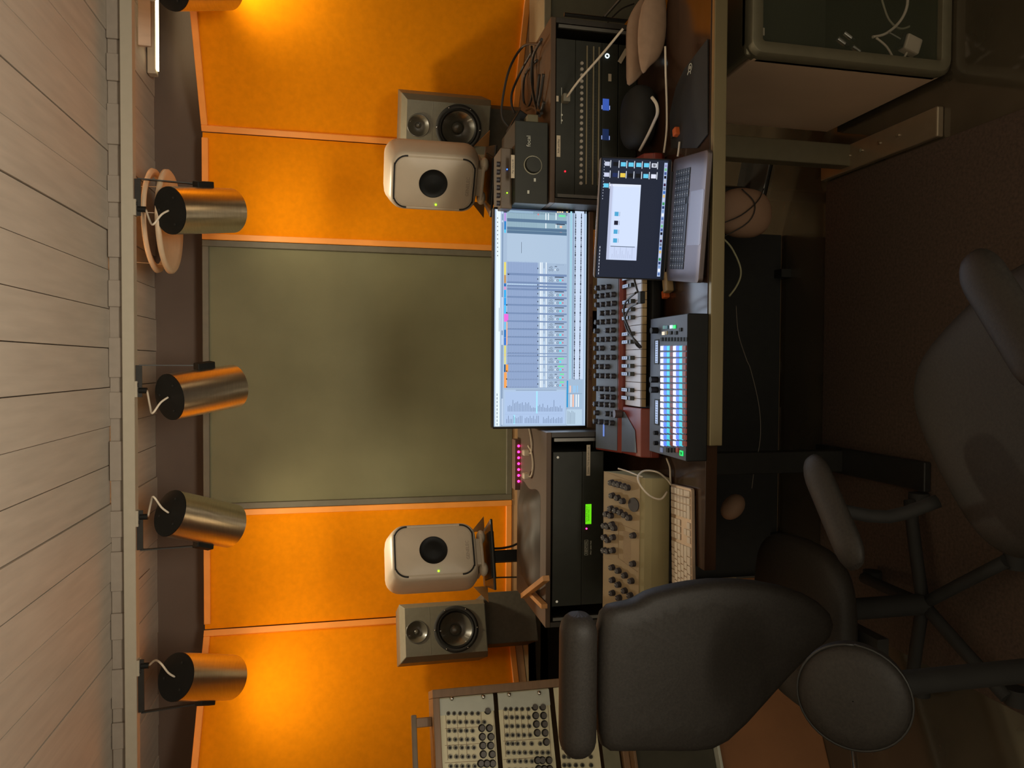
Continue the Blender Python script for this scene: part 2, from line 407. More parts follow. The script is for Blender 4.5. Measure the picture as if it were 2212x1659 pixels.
# ================================================================== SPEAKERS
def rr_ring(w_, h_, r, y, n=6): return [Vector((a, y, c)) for a, c in rrect(w_, h_, r, n)]
def white_speaker(label, loc, rz):
    t = thing('studio_monitor', label, 'speaker', loc, 0, 'white rounded studio monitors', rot=(0, 0, rz))
    W, H_ = .226, .350
    MB().rings([rr_ring(W*.84, H_*.83, .044, -.104), rr_ring(W*.89, H_*.865, .048, -.101), rr_ring(W*.93, H_*.90, .050, -.086), rr_ring(W*.975, H_*.955, .052, -.040), rr_ring(W*1.01, H_*.995, .054, .005),
                rr_ring(W*1.0, H_*.995, .055, .045), rr_ring(W*.90, H_*.93, .055, .090), rr_ring(W*.74, H_*.8, .05, .114)], spk_white).build('cabinet', t)
    MB().rings([rr_ring(W*.80, H_*.80, .044, -.098, 8), rr_ring(W*.80, H_*.80, .044, -.1035, 8), rr_ring(W*.77, H_*.775, .042, -.106, 8), rr_ring(W*.2, H_*.2, .02, -.1075, 8)], spk_white).build('front_baffle', t)
    for s in (1, -1):
        pts = []
        w2, h2, r = W*.412, H_*.412, .045
        for a in range(-2, 92, 12): pts.append((w2-r+r*math.cos(R(a)), h2-r+r*math.sin(R(a))))
        pts2 = pts+[(-x_, z_) for x_, z_ in reversed(pts)]
        MB().tube([(x_, -.1045, s*z_) for x_, z_ in pts2], .0032, black_r, seg=6, sub=2).build('slot', t)
    g = MB(); g.lathe([(1e-4, -.004), (.012, -.0035), (.03, 0), (.050, .001), (.0515, -.001)], black_p, (0, -.1085, .004), (0, 1, 0), seg=40); g.build('driver_grille', t)
    MB().cyl((-.078, -.1062, -.010), (-.078, -.1085, -.010), .0034, green_led, seg=12).build('status_light', t)
    text('GENELEC', .017, mat('emboss', (.36, .29, .22, 1), .5, var=0), t, (-.005, -.1072, -.122), name='embossed_lettering')
    p = MB()
    p.box((0, -.01, -.168), (.10, .12, .022), spk_white)
    for x_ in (-.062, .062): p.ell((x_, -.045, -.186), (.026, .03, .017), spk_white)
    p.box((0, .0, -.181), (.13, .15, .012), spk_white)
    p.build('foot_pod', t, bevel=.004)
    return t
SL = (-.735, 2.78, 1.310); SR = (.708, 2.78, 1.315)
white_speaker('white rounded speaker with black round driver, left of the olive panel', SL, R(32))
white_speaker('white rounded speaker with black round driver, in front of the right grey speaker', SR, R(-31))
def stand(label, x, y, rz, top):
    t = thing('speaker_stand', label, 'speaker stand', (x, y, 0), rz, 'black stands under the white speakers')
    pl = MB()
    pl.prism([(-.13, -.10), (.13, -.10), (.10, .12), (-.10, .12)], lambda a, c: Vector((a, c, top-.012)), (0, 0, .010), black_m)
    pl.box((0, -.02, top-.006), (.17, .15, .018), black_p)
    pl.build('top_plate', t, bevel=.003)
    ob = mat('stand_wing', (.36, .17, .05, 1), .35, metal=.6, var=.05)
    for s in (-1, 1):
        M_ = Matrix.Translation((s*.105, .06, top-.01))
        MB().prism([(0, 0), (s*.06, 0), (0, .055)], lambda a, c: M_ @ Vector((a, .01, c)), (0, .005, 0), ob).build('wing_bracket', t)
    MB().box((0, .02, (top-.012)/2+.006), (.045, .045, top-.03), black_m).build('pole', t, bevel=.004)
    MB().box((0, .0, .008), (.30, .22, .016), black_m).build('base_plate', t, bevel=.004)
    return t
stand('black speaker stand with square pole under the left white speaker', SL[0], 2.775, R(20), 1.100)
stand('black speaker stand mostly hidden under the right white speaker', SR[0], 2.775, R(-22), 1.105)

def holed_plate(name, parent, w_, z0, z1, y, holes, m):
    mb = MB(); bm = mb.bm; ed = []
    def loop(pts):
        v = [bm.verts.new((a, y, c)) for a, c in pts]
        for i in range(len(v)): ed.append(bm.edges.new((v[i], v[(i+1) % len(v)])))
    loop([(w_/2, z0), (w_/2, z1), (-w_/2, z1), (-w_/2, z0)])
    for cx, cz, r in holes: loop([(cx+r*math.cos(2*PI*i/40), cz+r*math.sin(2*PI*i/40)) for i in range(40)])
    mb.mi(m)
    bmesh.ops.triangle_fill(bm, edges=ed, use_beauty=True, use_dissolve=False, normal=(0, -1, 0))
    return mb.build(name, parent)
def grey_speaker(label, loc, rz):
    t = thing('bookshelf_speaker', label, 'speaker', loc, rz, 'dark grey two way speakers')
    W, H_, D = .245, .380, .28
    def ring(a, y, zt, zb): return [Vector((a, y, zt)), Vector((-a, y, zt)), Vector((-a, y, zb)), Vector((a, y, zb))]
    MB().rings([ring(W/2-.022, -D/2, H_/2-.022, -H_/2+.004), ring(W/2, -D/2+.035, H_/2, -H_/2), ring(W/2, D/2, H_/2, -H_/2)], dkgrey, cap0=False, smooth=False).build('cabinet', t, bevel=.003)
    holed_plate('baffle', t, W-.044, -H_/2+.004, H_/2-.022, -D/2, [(0, .118, .045), (0, -.052, .084)], dkgrey)
    MB().box((0, -D/2+.0005, .062), (W-.05, .002, .0014), mat('groove', (.22, .2, .15, 1), .6, var=0)).box((0, -D/2+.0005, -H_/2+.006), (W-.05, .002, .0015), black_r).build('baffle_joint', t)
    y0 = -D/2
    MB().lathe([(.048, .0005), (.046, .003), (.043, .0005), (.03, -.010), (.014, -.018), (.001, -.018)], mat('waveguide', (.075, .068, .048, 1), .35, var=0, coat=.4), (0, y0-.0005, .118), (0, -1, 0), seg=40).build('tweeter_waveguide', t)
    MB().ell((0, y0+.014, .118), (.0125, .010, .0125), cone_m).build('tweeter_dome', t)
    MB().lathe([(.098, 0), (.098, .005), (.088, .007), (.082, .004)], black_r, (0, y0, -.052), (0, -1, 0), seg=48).build('woofer_ring', t)
    MB().lathe([(.083, .004), (.078, .007), (.073, .003), (.070, -.001)], black_p, (0, y0, -.052), (0, -1, 0), seg=48).build('woofer_surround', t)
    MB().lathe([(.074, .002), (.050, -.018), (.022, -.036), (.001, -.036)], cone_m, (0, y0+.002, -.052), (0, -1, 0), seg=48).build('woofer_cone', t)
    MB().ell((0, y0+.030, -.052), (.025, .018, .025), cone_m).build('dust_cap', t)
    sc = None
    for a in range(30, 390, 60):
        l_ = (.093*math.cos(R(a)), y0-.0075, -.052+.093*math.sin(R(a)))
        if sc is None: sc = MB().ell((0, 0, 0), (.0028, .0015, .0028), chrome, seg=8).build('screw', t, loc=l_)
        else: dup(sc, l_, t)
    return t
def cabinet_block(label, loc, rz):
    return tag(MB().box((0, 0, 0), (.225, .24, .239), dkgrey2, M=Matrix.Translation(loc) @ Matrix.Rotation(rz, 4, 'Z')).build('foam_block', bevel=.004), label, 'speaker block', 'dark blocks under the grey speakers')
grey_speaker('dark grey two way speaker left of the left white speaker, whole front in view', (-1.213, 3.31, 1.210), R(25))
cabinet_block('dark block carrying the left grey speaker on the ledge', (-1.190, 3.36, .780+.1195), R(25))
grey_speaker('dark grey two way speaker half hidden behind the right white speaker', (1.065, 3.30, 1.210), R(-23))
cabinet_block('dark block carrying the right grey speaker on the ledge', (1.055, 3.34, .780+.1195), R(-23))

# ================================================================== DESK
DZ = .735
DR = 1.72
t = thing('desk', 'long dark red wooden studio desk with a brass coloured front edge', 'desk', (.15, 1.9, 0))
MB().box((.15, .27, DZ-.016), (1.64, .90, .032), desk_m).build('top', t, bevel=.001)
MB().box((.31, -.192, DZ-.0175), (1.32, .016, .035), edge_m).build('front_edge', t, bevel=.002)
leg0 = MB().box((0, 0, .36), (.07, .05, .685), cab_frame)
leg0 = leg0.build('leg', t, bevel=.003, loc=(.54, .26, 0))
foot = MB().box((0, 0, 0), (.085, .52, .022), mat('foot_metal', (.34, .26, .17, 1), .3, metal=.5, var=.05)).build('foot', leg0, bevel=.004, loc=(-.006, -.13, .012))
sc = None
for k, yy in enumerate((-.02, -.08, -.16, -.24)):
    if sc is None: sc = MB().cyl((0, 0, 0), (0, 0, .004), .006, chrome, seg=12).build('bolt', leg0, loc=(.0, yy, .023))
    else: dup(sc, (.0, yy, .023), leg0)
MB().box((0, 0, .36), (.07, .05, .685), black_m).box((0, -.13, .022), (.085, .50, .022), black_m).build('leg', t, bevel=.003, loc=(-.46, .26, 0))

# two rack pods on the desk
def pod(label, x0, x1, z1, yf=2.2, dep=.40):
    wdt = x1-x0; t = thing('rack_cabinet', label, 'rack cabinet', ((x0+x1)/2, yf, DZ), group='desktop rack cabinets')
    h = z1-DZ
    shell = mat('pod_shell', (.035, .028, .020, 1), .5, var=.1)
    MB().box((0, dep/2, h-.008), (wdt, dep, .016), brown_t).build('top_panel', t, bevel=.002)
    MB().box((-wdt/2+.008, dep/2, h/2-.008), (.016, dep, h-.016), shell).build('side_panel', t, bevel=.001)
    MB().box((wdt/2-.008, dep/2, h/2-.008), (.016, dep, h-.016), shell).build('side_panel', t, bevel=.001)
    MB().box((0, dep-.006, h/2-.008), (wdt-.03, .01, h-.02), shell).build('back_panel', t)
    for s in (-1, 1): MB().box((s*(wdt/2-.024), .006, h/2-.01), (.010, .008, h-.03), mat('rail_metal', (.16, .15, .13, 1), .4, metal=.5, var=.05)).build('rack_rail', t)
    return t
pod('dark rack cabinet on the left half of the desk behind the cream synthesizer', -.815, -.207, 1.022)
pod('dark rack cabinet on the right half of the desk behind the laptop', .4975, 1.06, 1.017)

def rack_unit(name, label, cat, xc, wdt, z0, z1, face, yf=2.203, dep=.25):
    t = thing(name, label, cat, (xc, yf, z0))
    MB().box((0, dep/2, (z1-z0)/2), (wdt, dep, z1-z0-.001), face).build('chassis', t, bevel=.001)
    return t
# left pod: blank panel above a MIDI rack unit
t = rack_unit('blank_rack_panel', 'plain black rack panel above the green display unit', 'rack panel', -.51, .482, .905, 1.0, rack_f)
for s in (-1, 1): MB().cyl((s*.225, -.002, .08), (s*.225, 0, .08), .004, chrome, seg=10).build('screw', t)
t = rack_unit('rack_converter', 'black rack unit with a glowing green text display', 'rack unit', -.51, .482, .835, .905, rack_f)
gz = .049
def lx(y): return -(y-829.5)/1600*2.275-.058-(-.51)   # picture row -> local x on the left pod's face
MB().box((lx(1116), -.0008, gz), (lx(1094)-lx(1138), .002, .019), em('lcd_green', 110, 235, 20, .9)).build('display', t, bevel=.0005)
dk = mat('lcd_text', (.03, .10, .01, 1), .6, var=0)
text('Tune Synth Chan 4\nSensitive Chan  1', .0062, dk, t, (lx(1116), -.0019, gz+.003), xs=1.0, name='display_text')
MB().cyl((lx(1148), -.002, gz+.006), (lx(1148), 0, gz+.006), .0025, pink_led, seg=10).build('status_light', t)
a = MB(); w2 = lx(1173)-lx(1206); xm = lx(1190)
for dz in (.0055, -.0055): a.box((xm, -.0006, gz+.006+dz), (w2, .001, .0007), ink_l)
for dx in (-w2/2, w2/2): a.box((xm+dx, -.0006, gz+.006), (.0007, .001, .0115), ink_l)
a.build('logo_frame', t)
text('KENTON', .0095, ink_l, t, (xm, -.0006, gz+.006))
text('PRO 2000 MkII', .007, ink_l, t, (xm-.001, -.0006, gz-.009))
t2 = tag(MB().box((-.51+lx(997), 2.2015, .835+gz+.002), (lx(963)-lx(1031), .0012, .012), tape).build('label_strip'), 'long cream label on the right end of the rack unit with the green display', 'label')
text('Connect THIS Synth before use', .0078, ink, t2, (-.51+lx(997), 2.2007, .835+gz+.002), xs=.85)

# things on the left pod
t = thing('led_power_unit', 'small unit with a row of seven glowing pink lights', 'power unit', (0, 2.56, 1.022))
P = lambda x, y: onY(x, y, 2.56)
x0 = P(1118, 1058).x; x1 = P(1118, 950).x; xc = (x0+x1)/2
z0, z1 = P(1125, 1000).z, P(1112, 1000).z
MB().box((xc, .02, (z0+z1)/2-1.022), (x1-x0, .05, z1-z0), mat('unit_face', (.16, .08, .06, 1), .5, var=0)).build('face', t, bevel=.001)
MB().box((xc, .03, (z0-1.022)/2), (x1-x0-.03, .06, z0-1.022), black_p).build('socket_block', t)
ld = None
for k in range(7):
    q = P(1119.5, 963+12.7*k); l_ = (q.x, -.006, q.z-1.022)
    if ld is None: ld = MB().ell((0, 0, 0), (.0045, .003, .0045), pink_led, seg=12).build('light', t, loc=l_)
    else: dup(ld, l_, t)
for yy in (978, 1028):
    q = onZ(1136, yy, 1.038)
    pl_ = thing('power_plug', 'white plug in the pink-lit unit, the one nearer the monitor' if yy < 1000 else 'white plug in the pink-lit unit, the one further from the monitor', 'plug', (q.x, q.y, q.z), group='white plugs behind the monitor')
    MB().box((0, .0, 0), (.020, .03, .020), white_c).build('body', pl_, bevel=.004)
    MB().tube([(0, -.01, -.006), (.004, -.03, -.011), (.04, -.05 if yy > 1000 else -.03, -.012), (.08, -.03 if yy > 1000 else 0, -.012), (.10, .01, -.010)], .0032, white_c).build('lead', pl_)
# dark folded bag
t = MB()
rows = []
for j in range(9):
    v = j/8; row = []
    for i in range(15):
        u = i/14; X = -.745+.335*u; Y = 2.27+.28*v
        edge = min(u, 1-u, v, 1-v)
        row.append(Vector((X+.008*math.sin(9*v), Y, 1.0225+.018*min(1, edge*7)**.5+.006*math.sin(14*u+5*v)*min(1, edge*6)+.004*math.cos(23*v+9*u)*min(1, edge*6))))
    rows.append(row)
t.rings(rows, mat('brown_vinyl', (.05, .033, .02, 1), .55, spec=.3, var=.15, scale=12), False, False, closed=False)
t.rings([[Vector((p.x, p.y, 1.0222)) for p in r] for r in rows], MATS['brown_vinyl'], False, False, closed=False)
tag(t.build('folded_bag', sub=1), 'dark brown creased vinyl bag lying on top of the left rack cabinet', 'bag')
# wooden slats leaning at the left end of the pod
def slat(label, A, B, wd, th, m):
    A = Vector(A); B = Vector(B); d = B-A
    o = MB().box((0, 0, 0), (wd, th, d.length), m, M=Matrix.Translation((A+B)/2) @ d.to_track_quat('Z', 'Y').to_matrix().to_4x4()).build('wooden_stick', bevel=.001)
    return tag(o, label, 'stick', 'orange lit wooden slats beside the left rack cabinet')
slat('wooden stick sloping up to the top edge of the left rack cabinet', onZ(1131, 1287, 1.052), onZ(1180, 1249, 1.052), .016, .02, tanw)
slat('wooden stick sloping down outside the left rack cabinet', onZ(1150, 1284, 1.036), onZ(1176, 1310, 1.036), .014, .02, tanw)
t = tag(MB().prism([(0, 0), (.09, 0), (.09, .012), (0, .045)], lambda a, c: onY(1176, 1312, 2.40)+Vector((a, 0, c)), (0, .006, 0), tanw).build('wooden_offcut'), 'small orange lit wooden offcut between the two sticks', 'wood')

# right pod contents
def rx(y): return onY(1240, y, 2.2).x
def rz_(x): return onY(x, 250, 2.2).z
t = rack_unit('patch_unit', 'black rack unit with a red light above the row of white buttons', 'rack unit', .757, .482, rz_(1243), .999, rack_f)
L = lambda x, y, d=-.001: (rx(y)-.757, d, rz_(x)-rz_(1243))
MB().cyl(L(1222, 371, -.002), L(1222, 371, 0), .0026, red_led, seg=10).build('status_light', t)
for yy in (250, 262): MB().cyl(L(1214, yy, -.002), L(1214, yy, 0), .003, ink_l, seg=10).build('screw', t)
MB().box(L(1213, 230, -.0005), (.11, .0012, .0012), ink_l).build('printed_line', t)
t2 = thing('network_plug', 'grey plug with a light cable in the right rack cabinet', 'plug', (rx(217), 2.19, rz_(1220)))
MB().box((0, 0, 0), (.024, .026, .022), mat('plug_grey', (.20, .18, .13, 1), .5, var=0)).build('body', t2, bevel=.002)
MB().tube([(0, -.01, 0), onY(1250, 175, 2.12)-Vector(t2.location), onY(1300, 118, 2.05)-Vector(t2.location), onY(1346, 62, 2.0)-Vector(t2.location)], .0035, white_c).build('lead', t2)
t2 = tag(MB().box((rx(318), 2.2012, rz_(1207)), (rx(295)-rx(341), .0012, .012), tape).build('label_strip'), 'cream label above the red light in the right rack cabinet', 'label')
text('Audio patchbay', .0085, ink, t2, (rx(318), 2.2004, rz_(1207)), xs=.8)
t2 = tag(MB().box((rx(216), 2.2012, rz_(1204)), (.017, .0012, .007), tape).build('label_strip'), 'tiny cream label beside the grey network plug', 'label')
t = rack_unit('patchbay', 'black patchbay with a row of white buttons and two pale slotted strips', 'patchbay', .757, .482, rz_(1300), rz_(1243), rack_f)
zz = rz_(1300)
bt = None
for k in range(21):
    l_ = (rx(135+13*k)-.757, -.003, rz_(1256)-zz)
    if bt is None: bt = MB().cyl((0, -.002, 0), (0, .004, 0), .0052, mat('button_white', (.42, .37, .30, 1), .5, var=0), seg=16).build('button', t, loc=l_)
    else: dup(bt, l_, t)
st = mat('pale_strip', (.24, .20, .12, 1), .45, metal=.3, var=.05)
for xx in (1267, 1281, 1293):
    xa, xb = rx(397), rx(96)
    MB().box(((xa+xb)/2-.757, -.003, rz_(xx)-zz), (xb-xa, .005, .0045), st).build('jack_strip', t, bevel=.0008)
h = MB()
for xx in (1274, 1287):
    for k in range(44):
        h.cyl((rx(100+6.7*k)-.757, -.0012, rz_(xx)-zz), (rx(100+6.7*k)-.757, 0, rz_(xx)-zz), .0014, black_r, seg=8)
hb = h.build('jack_sockets', t); hb['kind'] = 'stuff'
t = rack_unit('audio_interface', 'black rack unit with two blue displays and a glowing white ring', 'audio interface', .757, .482, rz_(1335), rz_(1300), rack_f)
zz = rz_(1335)
for y0, y1, c in ((207, 232, em('display_blue', 60, 95, 190, .8)), (273, 297, em('display_navy', 25, 45, 90, .7))):
    MB().box((rx((y0+y1)/2)-.757, -.0008, rz_(1309)-zz), (rx(y0)-rx(y1), .002, .020), c).build('display', t)
bl = em('display_line', 170, 190, 255, 1)
for yy in (230, 296):
    for xx in (1300.5, 1317): MB().box((rx(yy-4)-.757, -.002, rz_(xx)-zz), (.012, .001, .0016), bl).build('display_bar', t)
MB().lathe([(.0045, 0), (.0045, .003), (.0072, .003), (.0072, 0)], white_led, (rx(113)-.757, 0, rz_(1311)-zz), (0, -1, 0), seg=24).build('ring_light', t)
tag(MB().box((rx(160), 2.2012, rz_(1317)), (rx(152)-rx(168), .0012, .010), tape).build('label_strip'), 'small cream label right of the brighter blue display', 'label')
t = rack_unit('blank_rack_panel', 'plain black rack panel at the bottom of the right rack cabinet', 'rack panel', .757, .482, DZ+.002, rz_(1335)-.002, rack_f)
o = tag(MB().box((0, 0, 0), (.048, .0015, .013), tape, M=Matrix.Translation(onY(1346, 121, 2.19)) @ Matrix.Rotation(R(30), 4, 'Y')).build('paper_tag', bevel=0), 'cream paper tag hanging askew beside the pale cushions', 'label')

# monitor controller with a big round knob on top of the right pod
ZP = 1.017
a, b_ = onY(1150, 440, 2.21), onY(1150, 262, 2.21)
xc = (a.x+b_.x)/2; wd = b_.x-a.x; hh = onY(1112, 350, 2.21).z-ZP
t = thing('monitor_controller', 'black box with a large round ringed knob on the right rack cabinet', 'audio controller', (xc, 2.21, ZP))
MB().box((0, .10, hh/2+.002), (wd, .20, hh-.004), rack_f).build('housing', t, bevel=.003)
kx = onY(1151, 357, 2.21).x-xc; kz = onY(1151, 357, 2.21).z-ZP
MB().cyl((kx, -.012, kz), (kx, .004, kz), .023, rack_f, r1=.024, seg=40).build('knob', t)
MB().lathe([(.0255, .0), (.0255, .003), (.029, .003), (.029, 0)], mat('ring_silver', (.30, .28, .20, 1), .35, metal=.4, var=0), (kx, 0, kz), (0, -1, 0), seg=48).build('knob_ring', t)
lo = onY(1142, 305, 2.21)
text('focal', .018, ink_l, t, (lo.x-xc, -.0008, lo.z-ZP), name='lettering')
for (vx, vy) in ((1155, 389), (1141, 415)):
    q = onY(vx, vy, 2.21); MB().box((q.x-xc, -.001, q.z-ZP), (.010, .002, .006), ink_l).build('mark', t)
ftm = None
for s in (-1, 1): MB().cyl((s*(wd/2-.03), .03, 0), (s*(wd/2-.03), .03, .004), .01, black_r, seg=12).build('foot', t)
zt = ZP+hh
# small desktop device above it with blue and green lights
a, b_ = onY(1095, 450, 2.24), onY(1095, 318, 2.24)
t = thing('small_preamp', 'low brown device with a blue and a green light under the right white speaker', 'audio device', ((a.x+b_.x)/2, 2.24, zt))
hh2 = onY(1082, 380, 2.24).z-zt
MB().box((0, .06, hh2/2), (b_.x-a.x, .11, hh2), mat('preamp_face', (.11, .075, .045, 1), .45, var=.1)).build('housing', t, bevel=.003)
kn = None
for k in range(6):
    l_ = (-.075+.024*k, .02, hh2)
    if kn is None: kn = MB().cyl((0, 0, 0), (0, 0, .010), .008, navy, seg=14).build('knob', t, loc=l_)
    else: dup(kn, l_, t)
for yy, m_ in ((365, blue_led), (416, green_led)):
    q = onY(1096, yy, 2.235); MB().ell((q.x-t.location.x, -.001, q.z-zt), (.0022, .002, .0022), m_, seg=10).build('status_light', t)
q0 = onY(1106, 384, 2.205); q1 = onY(1106, 334, 2.205)
t2 = tag(MB().box(((q0.x+q1.x)/2, 2.2085, q0.z-.003), (q1.x-q0.x, .0012, .011), tape).build('label_strip'), 'cream label along the top edge of the black box with the large knob', 'label')
text('Max volume 60', .008, ink, t2, ((q0.x+q1.x)/2, 2.2077, q0.z-.003), xs=.85)
# dark boxy plugs right of the controller
tag(MB().box(onY(1120, 270, 2.33), (.06, .08, .045), black_p, rot=(0, R(30), 0)).build('power_adapter', bevel=.004), 'black power adapter standing right of the small brown device', 'adapter')
tag(MB().box(onY(1147, 264, 2.26), (.032, .05, .034), mat('olive_box', (.14, .12, .06, 1), .6, var=.1)).build('small_box', bevel=.002), 'small olive box behind the black controller', 'box')
# tangle of black cables hanging over the right pod
D2 = 2.42
loops = [
 [(1165, 95), (1130, 100), (1100, 150), (1085, 220), (1085, 255), (1100, 275)],
 [(1180, 70), (1150, 110), (1125, 155), (1106, 200), (1106, 230), (1112, 245)],
 [(1190, 120), (1160, 130), (1135, 160), (1130, 200), (1133, 225), (1142, 228), (1150, 200), (1150, 150), (1148, 100)],
 [(1192, 100), (1180, 130), (1165, 160), (1160, 210), (1158, 240), (1166, 250)],
 [(1190, 150), (1174, 160), (1168, 200), (1163, 230), (1170, 245), (1182, 225), (1186, 180), (1178, 140)],
 [(1195, 170), (1182, 190), (1175, 220), (1168, 240), (1150, 232), (1137, 238)],
 [(1170, 85), (1152, 120), (1148, 170), (1155, 220), (1162, 245)],
]
descr = ['outermost loop, arching furthest up towards the grey speaker', 'second loop in, ending beside the black adapter', 'round loop crossing the others in the middle',
         'strand running down to the olive box', 'small closed loop next to the rack cabinet', 'short strand curving along the cabinet edge', 'thin inner strand between the two largest loops']
for k, (lp, ds) in enumerate(zip(loops, descr)):
    cable('black_cable', 'tangled black cable, '+ds, [(onZ(p[0], min(p[1], 300), 1.0255+.002*k) if p[0] > 1135 else onY(p[0], p[1], 2.50)) if 1 else None for i, p in enumerate([q for q in lp if q[0] < 1178])], .0042 if k < 3 else .005, black_c, group='tangled black cables above the right rack cabinet')
# cables under the left speaker
cable('black_cable', 'black cable hanging from the left speaker on the side of the monitor', [onY(1066, 1185, 2.80), onY(1085, 1184, 2.80), onY(1105, 1180, 2.80), onY(1130, 1172, 2.80), onY(1200, 1170, 2.78)], .0045, black_c)
cable('black_cable', 'thin black cable hanging straight down from the left speaker, left of the pole', [onY(1068, 1248, 2.80), onY(1100, 1247, 2.80), onY(1200, 1246, 2.78)], .0030, black_c)
# ================================================================== ULTRAWIDE MONITOR
MY = 2.29
TL = onY(1064, 927, MY); TR = onY(1064, 446, MY)
mz1 = TL.z; mz0 = onY(1273, 700, MY).z; mx0 = TL.x; mx1 = TR.x; mw = mx1-mx0; mh = mz1-mz0
t = thing('ultrawide_monitor', 'wide black monitor showing a music program in the middle of the desk', 'monitor', ((mx0+mx1)/2, MY, DZ))
MB().box((0, .018, mz1-DZ-mh/2), (mw, .034, mh), black_p).build('bezel', t, bevel=.004)
MB().box((0, .07, .15), (.07, .03, .30), black_p).box((0, .11, .007), (.30, .20, .012), black_p).box((0, .05, .24), (.12, .06, .10), black_p).build('foot', t, bevel=.004)
def sxy(x, y):   # picture point -> on the monitor's front plane, local
    q = onY(x, y, MY); return q.x-(mx0+mx1)/2, q.z-DZ
def scr(mb, x0, y0, x1, y1, m, lvl=1):
    ax_, az = sxy(x0, y1); bx, bz = sxy(x1, y0)
    yy = -.0005-.00035*lvl
    mb.quad([(ax_, yy, bz), (bx, yy, bz), (bx, yy, az), (ax_, yy, az)], m)
U = {}
def ui(r, g, b): 
    k = (r, g, b)
    if k not in U:
        U[k] = em('screen_%d_%d_%d' % k, r, g, b, 1.0); U[k].node_tree.nodes['Principled BSDF'].inputs['Specular IOR Level'].default_value = .04
    return U[k]
s_ = MB()
s_.box((0, -.0001, (sxy(1168, 700)[1])), (sxy(1100, 453)[0]-sxy(1100, 921)[0], .0006, sxy(1069, 700)[1]-sxy(1266.5, 700)[1]), ui(168, 190, 216))
scr(s_, 1069.5, 453, 1081.5, 921, ui(236, 250, 255))
scr(s_, 1082.5, 455, 1087, 920, ui(120, 145, 178))
for a, b_ in ((456, 462), (476, 480), (642, 688), (688, 714), (724, 745), (861, 918)): scr(s_, 1083, a, 1086.5, b_, ui(196, 215, 240), 2)
for a in range(470, 560, 9): scr(s_, 1074, a, 1075.5, a+2.5, ui(20, 30, 50), 2)
for a in range(850, 915, 8): scr(s_, 1073, a, 1074.3, a+5, ui(70, 90, 120), 2)
scr(s_, 1077.5, 665, 1078.8, 716, ui(120, 140, 165), 2)
scr(s_, 1088, 457, 1225, 459.5, ui(70, 85, 112)); scr(s_, 1098, 457.3, 1152, 458.8, ui(150, 180, 205), 2)
for a in (1203, 1208, 1213, 1223): scr(s_, a, 457, a+3.5, 459.5, ui(255, 225, 170), 2)
# right hand returns/master tracks and empty area
scr(s_, 1095, 460, 1224, 503, ui(150, 180, 196)); scr(s_, 1095, 503.6, 1224, 565.5, ui(178, 200, 224))
scr(s_, 1126, 523, 1126.8, 547, ui(40, 50, 70), 2)
for k in range(18): scr(s_, 1097+3.6*k, 461, 1097.7+3.6*k, 503, ui(125, 155, 178), 2)
scr(s_, 1089, 460, 1093, 478, ui(190, 150, 225), 2); scr(s_, 1089, 478, 1093, 496, ui(35, 130, 205), 2); scr(s_, 1089, 496, 1093, 503, ui(90, 205, 245), 2)
for a, b_ in ((461, 477), (479, 495)):
    scr(s_, 1178, a, 1180, b_, ui(240, 250, 255), 2); 
    if a == 461: scr(s_, 1183.5, a, 1185.5, b_, ui(240, 250, 255), 2)
    scr(s_, 1200, a, 1202, b_-2, ui(240, 250, 255), 2)
scr(s_, 1161, 462, 1164, 465, ui(230, 120, 120), 3)
scr(s_, 1207, 465, 1221, 468.5, ui(110, 235, 165), 2); scr(s_, 1200, 484, 1220, 485.4, ui(50, 60, 82), 2); scr(s_, 1209, 488, 1214, 492.5, ui(250, 200, 175), 2); scr(s_, 1209, 497, 1214, 502, ui(250, 190, 180), 2)
for yy in (478, 496, 503.2): scr(s_, 1095, yy-.3, 1224, yy+.3, ui(90, 120, 150), 3)
# tracks: list of (y0,y1,header colour,kind)
tr = [(566, 594, (240, 222, 110), 'w'), (594, 612, (200, 150, 90), 'n'), (612, 619, (30, 110, 190), 'b'), (619, 626, (220, 150, 205), 's'), (626, 643, (45, 175, 245), 'n'), (643, 660, (35, 165, 245), 'n'),
      (660, 678, (75, 195, 255), 'n'), (678, 695, (240, 110, 225), 'n'), (695, 712, (115, 195, 240), 'n'), (712, 729, (35, 120, 200), 'n'), (729, 746, (50, 120, 215), 'n'), (746, 764, (225, 220, 130), 'n'),
      (764, 770, (235, 215, 130), 's'), (770, 787, (225, 220, 150), 'g'), (787, 804, (25, 95, 150), 'g'), (804, 821, (250, 160, 95), 'g'), (821, 838, (250, 160, 80), 'g')]
def annulus(mb, x, y, r, m):
    cx, cz = sxy(x, y); rr = r*.0016
    n = 10
    for i in range(n):
        a0 = 2*PI*i/n; a1 = 2*PI*(i+1)/n
        mb.quad([(cx+rr*math.cos(a0), -.0016, cz+rr*math.sin(a0)), (cx+rr*math.cos(a1), -.0016, cz+rr*math.sin(a1)), (cx+rr*.75*math.cos(a1), -.0016, cz+rr*.75*math.sin(a1)), (cx+rr*.75*math.cos(a0), -.0016, cz+rr*.75*math.sin(a0))], m)
lineC = ui(118, 142, 180); wht = ui(238, 248, 255); dkC = ui(38, 48, 74)
